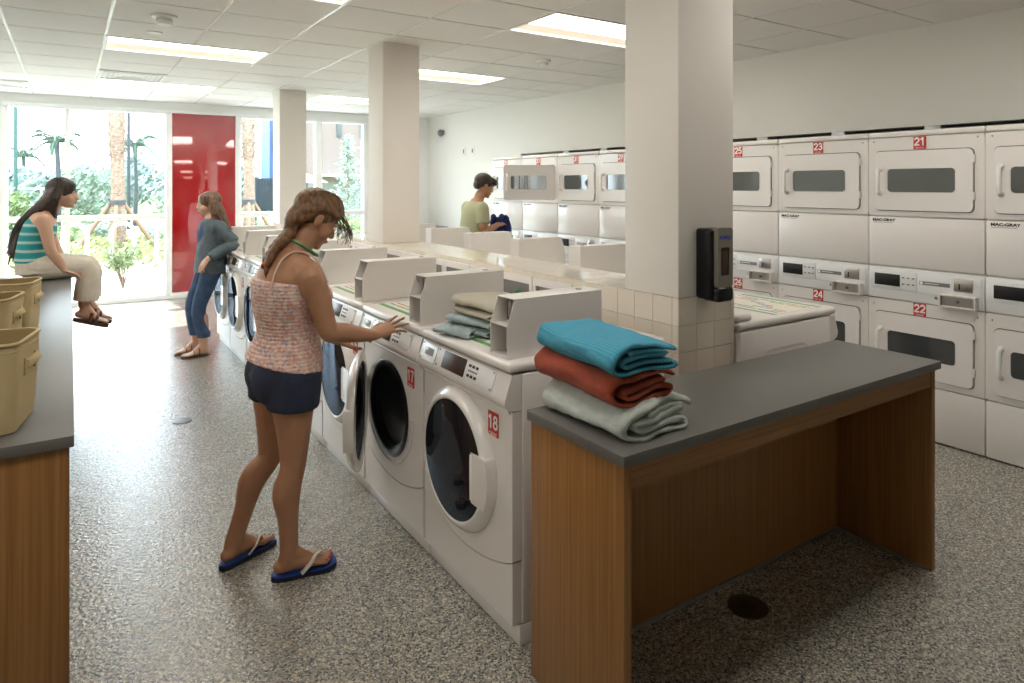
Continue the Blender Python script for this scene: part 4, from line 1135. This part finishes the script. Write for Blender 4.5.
# ---- woman sitting on the end of the left counter --------------------------
def woman_seated():
    O = V((-.22, 6.12, .8655))
    r = tag(empty('person', O), 'person in teal top and cream trousers sitting on the counter end', 'person')
    def at(x, y, z): return V((x, y, z))-O
    b = Flesh(); up = (0, 0, 1)
    hz_ = .955
    b.limb([(at(-.215, 6.14, .955), .165, .105), (at(-.225, 6.14, 1.06), .140, .098), (at(-.205, 6.14, 1.18), .142, .100), (at(-.17, 6.14, 1.30), .160, .092), (at(-.145, 6.14, 1.365), .09, .058)], ref=(0, 1, 0), seg=22)
    b.limb([(at(-.145, 6.14, 1.34), .052), (at(-.095, 6.14, 1.43), .047)], ref=(1, 0, 0))
    hc = at(-.045, 6.14, 1.50); P_, A = head(b, hc, (1, -.08, -.10), (.06, 0, 1), .97)
    fs = []
    for s, y in ((1, 6.05), (-1, 6.23)):
        kn = at(.120+(0 if s > 0 else .02), y, .935); an = at(.085+(.0 if s > 0 else .03), y, .655); hp = at(-.20, y, .950)
        b.limb([(hp, .085), (hp.lerp(kn, .6), .070), (kn, .055), (kn.lerp(an, .3)+V((-.015, 0, 0)), .050), (an, .034)], ref=(0, 1, 0))
        d = V((.93, 0, -.30)).normalized(); u = V((.30, 0, .93)).normalized(); h0 = an+V((-.062, 0, -.085))
        fs.append((foot(b, h0, h0+d*.235, up=u, right=(s > 0)), u))
    rs_, ls_ = at(-.16, 5.985, 1.315), at(-.155, 6.295, 1.315)
    re, rw = at(-.120, 5.955, 1.10), at(-.035, 5.985, .935)
    b.limb([(rs_, .048), (re, .038), (re.lerp(rw, .4), .036), (rw, .024)]); hand(b, rw, (.80, .10, -.35), (.30, 0, .93), .95, (.3, .3, .35, .4), .1, True, .6)
    le, lw = at(-.10, 6.33, 1.10), at(-.02, 6.30, .955)
    b.limb([(ls_, .048), (le, .038), (lw, .024)]); hand(b, lw, (.85, -.10, -.25), (.2, 0, .97), .95, (.3, .3, .35, .4), .1, False, .6)
    b.done('body', M['skin2'], r, .0065, 4); face_parts(r, P_, A, .97)
    t = Flesh(); t.limb([(at(-.225, 6.14, 1.00), .165, .125), (at(-.225, 6.14, 1.08), .152, .112), (at(-.205, 6.14, 1.18), .150, .112), (at(-.180, 6.14, 1.27), .158, .105), (at(-.16, 6.14, 1.345), .12, .068)], ref=(0, 1, 0), seg=24, cap=False)
    t.done('top', M['teal'], r, .0065, 3)
    p = Flesh(); p.limb([(at(-.21, 6.14, .92), .185, .130), (at(-.22, 6.14, 1.00), .165, .122), (at(-.222, 6.14, 1.045), .150, .112)], ref=(0, 1, 0), seg=22, cap=False)
    for y, dx in ((6.05, 0), (6.23, .02)):
        kn = at(.120+dx, y, .945); an = at(.092+dx+.01, y, .690); hp = at(-.20, y, .962)
        p.limb([(hp, .095), (hp.lerp(kn, .5), .086), (kn+V((-.03, 0, 0)), .076)], ref=(0, 1, 0))
        p.limb([(kn+V((-.03, 0, 0)), .076), (kn+V((0, 0, -.06)), .076), (kn.lerp(an, .5), .080), (an, .088)], ref=(0, 1, 0), cap=False)
    p.done('trousers', M['offwhite'], r, .0065, 4)
    for PP, u in fs:
        out = [(-.036, 1.02), (.0, 1.05), (.036, .95), (.044, .72), (.032, .40), (.030, .1), (0, -.03), (-.030, .1), (-.032, .45), (-.044, .75)]
        out = [tuple(v) for v in chaikin(out+[out[0]], 2)][:-1]
        sn = MB().prism(out, [], lambda a_, b_, c_: PP(a_, b_, c_-.03), .0, .028).build('sandal', M['leather'], r)
        for y0, z0 in ((.64, .050), (.46, .070)):
            MB().tube([PP(-.044, y0, -.01), PP(-.034, y0-.01, z0*.75), PP(0, y0-.02, z0), PP(.034, y0-.01, z0*.75), PP(.044, y0, -.01)], .012, 8, flat=.4, ref=(0, 0, 1)).build('strap', M['leather'], sn)
    h = Flesh(); generic_hair(h, P_, A); rs = random.Random(12)
    for i in range(34):
        a = (i/33-.5)*4.0; x = .074*sin(a); y = -.03-.062*cos(a)*.9; L = rs.uniform(.36, .50)
        p0 = P_(x, y, .035); p1 = P_(x*1.35, y*1.4-.02, -.07); k = rs.uniform(.75, 1.1)*(1.0 if abs(a) < 1.4 else .25)
        p2 = p1+V((-.125*k-.01, x*1.1, -L*.46)); p3 = p2+V((-.05*k+rs.uniform(-.03, .02), x*.9, -L*.47)); h.limb([(p0, .020), (p1, .020), (p2, .017), (p3, .005)], seg=8)
    h.done('hair', M['hairC'], r, .005, 1)
woman_seated()

# ---- man in the green shirt at the far dryers -------------------------------
def man_green():
    O = V((3.47, 6.02, 0))
    r = tag(empty('person', O), 'person in sage green T-shirt bending over dark blue clothes by the far dryers', 'person')
    def at(x, y, z): return V((x, y, z))-O
    b = Flesh(); FW = (1, 0, 0)
    for y, x in ((5.92, 3.44), (6.10, 3.50)):
        foot(b, at(x-.09, y, .014), at(x+.16, y, .014), right=(y < 6), toes=False)
        b.limb([(at(x-.03, y, .09), .038), (at(x-.04, y, .36), .055), (at(x-.02, y, .48), .056), (at(x-.03, y, .70), .078), (at(3.46, y*.9+.601, .88), .09)], ref=FW)
    b.limb([(at(3.46, 6.01, .86), .155, .105), (at(3.47, 6.01, 1.0), .135, .10), (at(3.49, 6.01, 1.16), .15, .108), (at(3.515, 6.01, 1.30), .175, .10), (at(3.53, 6.01, 1.38), .10, .065)], ref=(0, 1, 0), seg=22)
    b.limb([(at(3.53, 6.01, 1.36), .058), (at(3.57, 6.00, 1.47), .053)], ref=(1, 0, 0))
    hc = at(3.615, 5.995, 1.555); P_, A = head(b, hc, (.93, -.12, -.30), (.30, 0, .95), 1.03)
    rs_, ls_ = at(3.50, 5.845, 1.33), at(3.52, 6.175, 1.33)
    re, rw = at(3.50, 5.80, 1.09), at(3.70, 5.88, 1.15)
    b.limb([(rs_, .055), (re, .042), (re.lerp(rw, .4), .041), (rw, .028)]); hand(b, rw, (.9, .25, .25), (-.3, -.5, .8), 1.05, (.4, .45, .5, .5), .08, True, .6)
    le, lw = at(3.54, 6.22, 1.09), at(3.72, 6.10, 1.17)
    b.limb([(ls_, .055), (le, .042), (lw, .028)]); hand(b, lw, (.9, -.25, .25), (-.3, .5, .8), 1.05, (.4, .45, .5, .5), .08, False, .6)
    b.done('body', M['skin'], r, .0065, 4); face_parts(r, P_, A, 1.03)
    t = Flesh(); t.limb([(at(3.46, 6.01, .90), .175, .125), (at(3.47, 6.01, 1.05), .160, .120), (at(3.49, 6.01, 1.18), .168, .122), (at(3.515, 6.01, 1.31), .185, .112), (at(3.53, 6.01, 1.395), .11, .072)], ref=(0, 1, 0), seg=24, cap=False)
    t.limb([(rs_, .070), (rs_.lerp(re, .35), .068), (rs_.lerp(re, .62), .066)], cap=False); t.limb([(ls_, .070), (ls_.lerp(le, .35), .068), (ls_.lerp(le, .62), .066)], cap=False)
    t.ball(rs_, .07); t.ball(ls_, .07)
    t.done('shirt', M['tee'], r, .0065, 3)
    j = Flesh(); j.limb([(at(3.46, 6.01, .96), .15, .112), (at(3.46, 6.01, .84), .17, .12)], ref=(0, 1, 0), cap=False)
    for y, x in ((5.92, 3.44), (6.10, 3.50)):
        j.limb([(at(x-.02, y, .06), .066), (at(x-.03, y, .45), .074), (at(3.455, y*.9+.601, .86), .105)], ref=FW, cap=False)
    j.done('trousers', M['denim'], r, .007, 3)
    for y, x in ((5.92, 3.44), (6.10, 3.50)):
        Flesh().limb([(at(x-.06, y, .045), .045), (at(x+.05, y, .045), .044, .048), (at(x+.15, y, .030), .030, .045)]).build('shoe', M['leather'], r, smooth=180)
    h = Flesh(); h.ball(P_(0, -.020, .050), (.088, .106, .088), A); h.ball(P_(0, .060, .072), (.072, .062, .042), A); h.ball(P_(0, .095, .055), (.055, .030, .022), A); h.ball(P_(0, -.075, .0), (.062, .045, .055), A)
    h.done('hair', M['hairC'], r, .005, 2)
    return rw+O
man_green()
g = Flesh(); rs = random.Random(6)
for i in range(16):
    x = 3.80+rs.uniform(-.05, .10); y = 5.97+rs.uniform(-.09, .09)
    g.limb([(V((x, y, 1.235-rs.uniform(0, .03))), .030), (V((x+rs.uniform(-.01, .04), y+rs.uniform(-.02, .02), 1.12)), .036), (V((x+rs.uniform(0, .06), y, .98+rs.uniform(-.03, .08))), .030)])
o = g.done('clothes_bundle', M['navy'], None, .008, 2)
tag(o, 'dark blue clothes held up by the man in the green shirt', 'clothes')
# ------------------------------------------------------------------ outdoors
def st2(name, mb, m): return struct(name, mb, m)
o = MB().box(-40, 60, YW+.17, 14.6, -.2, -.02).build('trim_pavement', M['ground']); o['kind'] = 'structure'
o = MB().box(-60, 90, 14.6, 24, -.2, -.03).build('trim_planting_bed', M['soil']); o['kind'] = 'structure'
o = MB().box(-120, 160, 24, 160, -.2, -.03).build('trim_lawn', M['lawn']); o['kind'] = 'structure'

def leafcloud(name, m, parent, c, r, n, s, seed, loc=None, box=False):
    rs = random.Random(seed); b = MB()
    for _ in range(n):
        while True:
            p = V((rs.uniform(-1, 1), rs.uniform(-1, 1), rs.uniform(-1, 1)))
            if box or p.length < 1: break
        if not box and p.length > 0: p *= (.55+.45*rs.random())/max(p.length, .3)*min(1, p.length*1.5)
        lump = 1+.25*noise.noise(p*2.3+V((seed, 0, 0)))
        q = V((c[0]+p.x*r[0]*lump, c[1]+p.y*r[1]*lump, c[2]+p.z*r[2]*lump))
        a = V((rs.gauss(0, 1), rs.gauss(0, 1), rs.gauss(0, 1))).normalized(); u = a.orthogonal().normalized(); w_ = a.cross(u)
        l = s*rs.uniform(.6, 1.3)
        b._add([q-u*l, q+w_*l*.35+a*l*.1, q+u*l, q-w_*l*.35+a*l*.1], [(0, 1, 2, 3)])
    return b.build(name, m, parent, smooth=None, recalc=False)

def tree(x, y, h, r, m, label, seed, zlow=.25, n=900, s=.13, cat='tree', group='trees beyond the lawn', name='leafy_tree'):
    t = tag(empty(name, (x, y, -.03)), label, cat, group)
    rs = random.Random(seed)
    b = MB().tube([(0, 0, -.05), (.03*r, 0, h*.3), (-.03*r, .02, h*.6)], [.05*h**.5, .04*h**.5, .02*h**.5], 8)
    for k in range(4):
        a = rs.uniform(0, 6.28); b.tube([(0, 0, h*(.25+.08*k)), (cos(a)*r*.5, sin(a)*r*.5, h*(.5+.08*k))], [.02*h**.5, .008*h**.5], 6)
    b.build('trunk', M['stem'], t)
    leafcloud('foliage', m, t, (0, 0, h*(.5+zlow/2)), (r, r, h*(.5-zlow/2)), n, s, seed)
    return t

def palm_trunk(x, y, h, r, label, z0=-.03):
    t = tag(empty('palm_tree', (x, y, z0)), label, 'palm tree')
    n = 44; pts = []; rad = []
    for i in range(n+1):
        z = h*i/n; pts.append((.02*sin(z*1.3), .02*cos(z), z)); k = min(1, z/5)
        base = r*(1.15-.25*min(1, k*3)) if k < .45 else r*(.95+.12*sin((k-.45)*5.7))
        rad.append(base*(1.07 if i % 2 else .95))
    MB().tube(pts, rad, 16).build('trunk', M['bark'], t, smooth=20)
    # woven leaf bases on the upper trunk
    b = MB()
    for i in range(26):
        for k in range(7):
            a = 2*pi*(k+.5*(i % 2))/7; z = 2.3+i*.11; rr_ = r*1.02
            c = V((cos(a)*rr_, sin(a)*rr_, z)); tn = V((-sin(a), cos(a), 0)); o_ = V((cos(a), sin(a), 0))
            b._add([c-tn*r*.42-V((0, 0, .06)), c+tn*r*.42-V((0, 0, .06)), c+o_*.05+V((0, 0, .10)), c+o_*.02+V((0, 0, .02))], [(0, 1, 2), (0, 1, 3)])
    b.build('leaf_bases', M['bark'], t, smooth=None)
    for a in (2.6, .45, 4.6):
        MB().tube([(cos(a)*1.05, sin(a)*.6, -.1), (cos(a)*.12, sin(a)*.1, 1.22)], .045, 6).build('timber_brace', M['brace'], t)
    MB().lathe([(r*1.12, 1.15), (r*1.16, 1.15), (r*1.16, 1.25), (r*1.12, 1.25)], XY, 18).build('band', M['poledark'], t)
    fr = MB(); rs = random.Random(5)
    for k in range(16):
        a = 2*pi*k/16+rs.uniform(-.1, .1); L = 1.25; up = rs.uniform(.5, 1.3); P_ = []
        for j in range(9):
            u = j/8; P_.append(V((cos(a)*L*u, sin(a)*L*u, h+up*u*1.2-1.3*u*u)))
        fr.tube(P_, .015, 5)
        for j in range(1, 9):
            for s_ in (-1, 1):
                tn = V((-sin(a), cos(a), 0))*s_*.45+V((cos(a)*.25, sin(a)*.25, -.12)); q = P_[j]
                fr._add([q, q+V((0, 0, .03))+tn*.5, q+tn, q-V((0, 0, .03))+tn*.5], [(0, 1, 2, 3)])
    fr.build('fronds', M['frond'], t, smooth=None)
    return t
palm_trunk(.90, 17.8, 8.2, .155, 'braced palm with rough trunk standing outside the left window')
palm_trunk(3.60, 17.0, 8.2, .135, 'braced palm with woven trunk outside, right of the red door')

def thin_palm(x, y, h, L, label, seed, r=.07):
    t = tag(empty('feather_palm', (x, y, -.03)), label, 'palm tree')
    MB().tube([(0, 0, -.02), (.05, 0, h*.5), (0, 0, h)], [r*1.3, r, r*.8], 8).build('trunk', M['poledark'], t)
    fr = MB(); rs = random.Random(seed)
    for k in range(13):
        a = 2*pi*k/13+rs.uniform(-.2, .2); up = rs.uniform(.2, 1.3)*L; P_ = []
        for j in range(8):
            u = j/7; P_.append(V((cos(a)*L*u*(1-.15*up), sin(a)*L*u, h+up*u-1.15*L*u*u*.75)))
        fr.tube(P_, .02, 4)
        for j in range(1, 8):
            for q_ in range(3):
                q = P_[j].lerp(P_[j-1], q_/3)
                for s_ in (-1, 1):
                    tn = V((-sin(a), cos(a), 0))*s_*.20*L*(1-.5*j/8)+V((cos(a)*.12*L, sin(a)*.12*L, -.14*L))
                    fr._add([q, q+tn*.5+V((0, 0, .02*L)), q+tn, q+tn*.5-V((0, 0, .03*L))], [(0, 1, 2, 3)])
    fr.build('fronds', M['frond'], t, smooth=None)
thin_palm(-.30, 22, 2.8, .62, 'slim feather palm outside behind the left window mullion', 1)
thin_palm(2.12, 30, 3.2, .85, 'slim feather palm outside right of the braced trunk', 2)
thin_palm(-6.2, 66, 4.2, 1.5, 'small distant palm on the skyline at far left', 3, .15)
thin_palm(-3.1, 66, 4.0, 1.6, 'small distant palm on the skyline, second from left', 4, .15)

# planting and trees
hz = [(-8, 46, 2.9, 1.45), (-4.6, 46, 2.6, 1.45), (-1.2, 46, 2.5, 1.45), (2.2, 46, 2.8, 1.45), (5.6, 46, 3.3, 1.45), (9, 46, 3.5, 1.45), (-6.3, 54, 3.1, 1.45), (-2.9, 54, 2.9, 1.45), (.5, 54, 3.0, 1.45), (3.9, 54, 4.0, 1.45), (7.3, 54, 4.2, 1.45)]
wh = ['nearer row at far left', 'nearer row left of the mullion', 'nearer row behind the seated woman', 'nearer row behind the braced palm', 'nearer row right of the braced palm', 'nearer row hidden by the red door', 'back row at the far left', 'back row left of the mullion', 'back row behind the seated woman', 'back row right of the braced palm', 'back row beside the red door']
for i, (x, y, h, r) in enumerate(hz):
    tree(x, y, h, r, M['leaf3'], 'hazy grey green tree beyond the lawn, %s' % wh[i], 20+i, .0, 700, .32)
tree(.45, 25, 2.45, .95, M['leaf2'], 'round bushy tree outside just left of the braced palm', 41, .0, 1500, .12, group='garden trees outside')
tree(-1.55, 24.0, 1.5, .75, M['leaf'], 'yellow green bush outside near the thin green pole', 42, .0, 1200, .12, group='garden trees outside')
tree(3.5, 27, 1.7, 1.0, M['leaf2'], 'low bushy tree outside between feather palm and red door', 43, .0, 1000, .13, group='garden trees outside')
t = tag(empty('conifer_tree', (7.15, 20, -.03)), 'narrow loose conifer outside the right window in front of the pink building', 'tree')
MB().tube([(0, 0, 0), (0, 0, 3.2)], [.06, .01], 8).build('trunk', M['stem'], t)
b = MB(); rs = random.Random(8)
for k in range(46):
    z = .5+2.6*k/46; L = (1-.8*k/46)*.85*rs.uniform(.6, 1.1); a = k*2.4
    e = V((cos(a)*L, sin(a)*L, z+.25*L)); b.tube([(0, 0, z), e], [.012, .004], 4)
    for j in range(42):
        u = rs.uniform(.1, 1); q = V((0, 0, z)).lerp(e, u)+V((rs.gauss(0, .06), rs.gauss(0, .06), rs.gauss(0, .05))); l = .045
        d1 = V((rs.gauss(0, 1), rs.gauss(0, 1), rs.gauss(0, 1))).normalized(); d2 = d1.orthogonal()
        b._add([q-d1*l, q+d2*l*.4, q+d1*l, q-d2*l*.4], [(0, 1, 2, 3)])
b.build('foliage', M['leaf2'], t, smooth=None)

# shrubs along the planting bed, each its own clump of stems
def shrub(x, y, h, r, m, label, seed, n=500, grp='shrubs in the planting bed'):
    t = tag(empty('shrub', (x, y, -.03)), label, 'shrub', grp); rs = random.Random(seed); b = MB(); f = MB()
    for k in range(9):
        a = rs.uniform(0, 6.28); rr_ = rs.uniform(.2, 1)*r; e = V((cos(a)*rr_, sin(a)*rr_, h*rs.uniform(.6, 1)))
        P_ = [V((0, 0, 0)), e*.45+V((0, 0, h*.1)), e]; b.tube(P_, [.012, .008, .004], 5)
        for j in range(n//9):
            u = rs.uniform(.3, 1); q = (P_[1].lerp(P_[2], u*1.4-.4) if u > .3 else P_[1])+V((rs.gauss(0, r*.14), rs.gauss(0, r*.14), rs.gauss(0, h*.05))); l = rs.uniform(.02, .04)*(1+h*.3)
            d1 = V((rs.gauss(0, 1), rs.gauss(0, 1), rs.gauss(0, 1))).normalized(); d2 = d1.orthogonal()
            f._add([q-d1*l, q+d2*l*.4, q+d1*l, q-d2*l*.4], [(0, 1, 2, 3)])
    b.build('stems', M['stem'], t); f.build('leaves', m, t, smooth=None)
shrub(.68, 11.9, .75, .38, M['leaf'], 'airy shrub just outside the glass below the window rail', 1, 420)
sx_ = [(-1.3, 18.2, .7), (-.4, 17.4, .6), (.0, 19.0, .8), (1.9, 18.6, .6), (2.2, 17.0, .55), (2.7, 19, .7), (.6, 20.4, .7), (-2.2, 18.8, .8), (3.3, 20.4, .6), (4.4, 17.6, .9), (5.4, 18.4, .9), (6.4, 17.8, .8), (7.4, 18.4, .9), (8.4, 17.9, .8)]
for i, (x, y, h) in enumerate(sx_):
    shrub(x, y, h, .55, M['leaf'] if i % 3 else M['leaf2'], 'knee high garden shrub in the bed behind the bike rack' if x < 3 else 'knee high garden shrub in the bed outside the right window', 50+i, 700)

# serpentine bike rack
pts = []
xs = -.95; R_ = .235
for k in range(6):
    x0 = xs+k*4*R_*.5*1.0
    pass
def serp(x0, n, r, z0, z1, y):
    P_ = []; x = x0; up = True
    P_.append((x, y, -.03))
    for k in range(n):
        if up:
            P_.append((x, y, z1-r)); P_ += [(x+r-r*cos(a), y, z1-r+r*sin(a)) for a in [pi*i/10 for i in range(1, 10)]]; x += 2*r; P_.append((x, y, z1-r))
        else:
            P_.append((x, y, z0+r)); P_ += [(x+r-r*cos(a), y, z0+r-r*sin(a)) for a in [pi*i/10 for i in range(1, 10)]]; x += 2*r; P_.append((x, y, z0+r))
        up = not up
    P_.append((x, y, -.03)); return P_
o = MB().tube(serp(-.10, 7, .168, .17, .93, 13.0), .03, 12).build('bike_rack', M['rackm'])
tag(o, 'white serpentine tube bike rack standing outside the left window', 'bike rack')

def pole(x, y, h, r, m, nm, label, head=False):
    t = tag(empty(nm, (x, y, -.03)), label, 'pole')
    MB().tube([(0, 0, 0), (0, 0, h)], [r*1.2, r], 10).box(-.12, .12, -.12, .12, 0, .03, .01).build('post', m, t)
    if head: MB().box(-.75, .08, -.08, .08, h-.06, h+.03, .02).box(-.75, -.35, -.12, .12, h-.09, h-.04, .01).build('lamp_head', m, t)
pole(-1.40, 25.6, 6, .05, M['polegreen'], 'sports_pole', 'tall thin green pole outside at the far left')
pole(1.78, 28, 4.35, .055, M['poledark'], 'street_lamp', 'dark street lamp outside right of the braced palm', True)
t = tag(empty('rail_fence', (-4, 34, -.03)), 'low pale rail fence on the lawn at far left', 'fence')
for x in range(-6, 7, 2): MB().box(x*.5-.03, x*.5+.03, -.03, .03, 0, 1.5, .005).build('post', M['rackm'], t)
for z in (.75, 1.42): MB().box(-3.2, 3.4, -.02, .02, z, z+.05, .005).build('rail', M['rackm'], t)

# buildings
t = tag(empty('pink_building', (13, 31, -.03)), 'salmon stucco building with slot windows outside the right window', 'building')
MB().box(-4.5, 8, 0, 2.2, 0, 9).build('wall', M['pink'], t)
MB().box(-4.5, 8, -.06, 0, 0, 1.75).build('wall_base', M['cream'], t)
for x in (-2.35, -1.2, -.05, 1.1): MB().box(x-.11, x+.11, -.05, -.0, 3.85, 5.4, .01).build('window', M['wing'], t)
MB().box(-3.4, -1.6, -1.0, 0, 2.0, 2.10, .01).build('canopy', M['umbrella'], t)
t = tag(empty('blue_building', (9.55, 38.2, -.03)), 'flat blue building edge outside between red door and far column', 'building')
MB().box(-.35, 2.6, 0, 2, 0, 7).build('wall', M['blueb'], t)
MB().box(-.2, .7, -.04, 0, 3.5, 4.6, .01).build('window', M['wing'], t)
t = tag(empty('mesh_fence', (6.6, 27.5, -.03)), 'dark mesh fence panel outside in front of the blue building', 'fence')
for x in (-.5, .5, 1.5): MB().box(x-.03, x+.03, -.03, .03, 0, 1.9).build('post', M['fencem'], t)
m_ = MB().box(-.5, 1.5, .012, .02, .55, 1.85)
for k in range(28): m_.box(-.5+k*.072, -.49+k*.072, -.008, .008, .55, 1.85)
for k in range(14): m_.box(-.5, 1.5, -.01, .01, .55+k*.1, .565+k*.1)
m_.build('mesh_panel', M['fencem'], t)
t = tag(empty('patio_umbrella', (7.0, 24.5, -.03)), 'white patio umbrella outside by the blue building', 'umbrella')
MB().tube([(0, 0, 0), (0, 0, 2.05)], .02, 8).build('post', M['rackm'], t)
MB().lathe([(1.0, 1.70), (.5, 1.92), (0, 2.08), (0, 2.06), (.5, 1.90), (1.0, 1.68)], XY, 8).build('canopy', M['umbrella'], t)

g = leafcloud('ground_cover', M['soil2'], None, (3, 17.5, .14), (9, 2.8, .20), 9000, .09, 77, box=True)
tag(g, 'low yellow green ground cover filling the bed behind the bike rack', 'plants', kind='stuff')
# ------------------------------------------------------------------ light
w = bpy.data.worlds.new('sky'); scene.world = w; w.use_nodes = True
nt = w.node_tree; bg = nt.nodes['Background']
tc = nt.nodes.new('ShaderNodeTexCoord'); sx = nt.nodes.new('ShaderNodeSeparateXYZ'); nt.links.new(tc.outputs['Generated'], sx.inputs[0])
rc = nt.nodes.new('ShaderNodeValToRGB'); rc.color_ramp.elements[0].position = 0; rc.color_ramp.elements[1].position = .6
rc.color_ramp.elements[0].color = (.84, .94, 1, 1); rc.color_ramp.elements[1].color = (.62, .80, 1, 1)
nt.links.new(sx.outputs[2], rc.inputs['Fac']); nt.links.new(rc.outputs['Color'], bg.inputs['Color']); bg.inputs['Strength'].default_value = 10.0
sl = bpy.data.lights.new('sun', 'SUN'); sl.energy = 14; sl.angle = radians(.6); sl.color = (1, .96, .9)
so = bpy.data.objects.new('sun', sl); COL.objects.link(so)
so.rotation_euler = V((.25, -2.2, -2.57)).to_track_quat('-Z', 'Y').to_euler()
scene.view_settings.view_transform = 'Standard'; scene.view_settings.look = 'None'
scene.view_settings.gamma = 1; scene.view_settings.exposure = 0; scene.view_settings.use_curve_mapping = False
cy = scene.cycles; cy.max_bounces = 8; cy.diffuse_bounces = 5; cy.glossy_bounces = 4; cy.transparent_max_bounces = 16; cy.sample_clamp_indirect = 6; cy.use_denoising = True
cy.caustics_reflective = False; cy.caustics_refractive = False
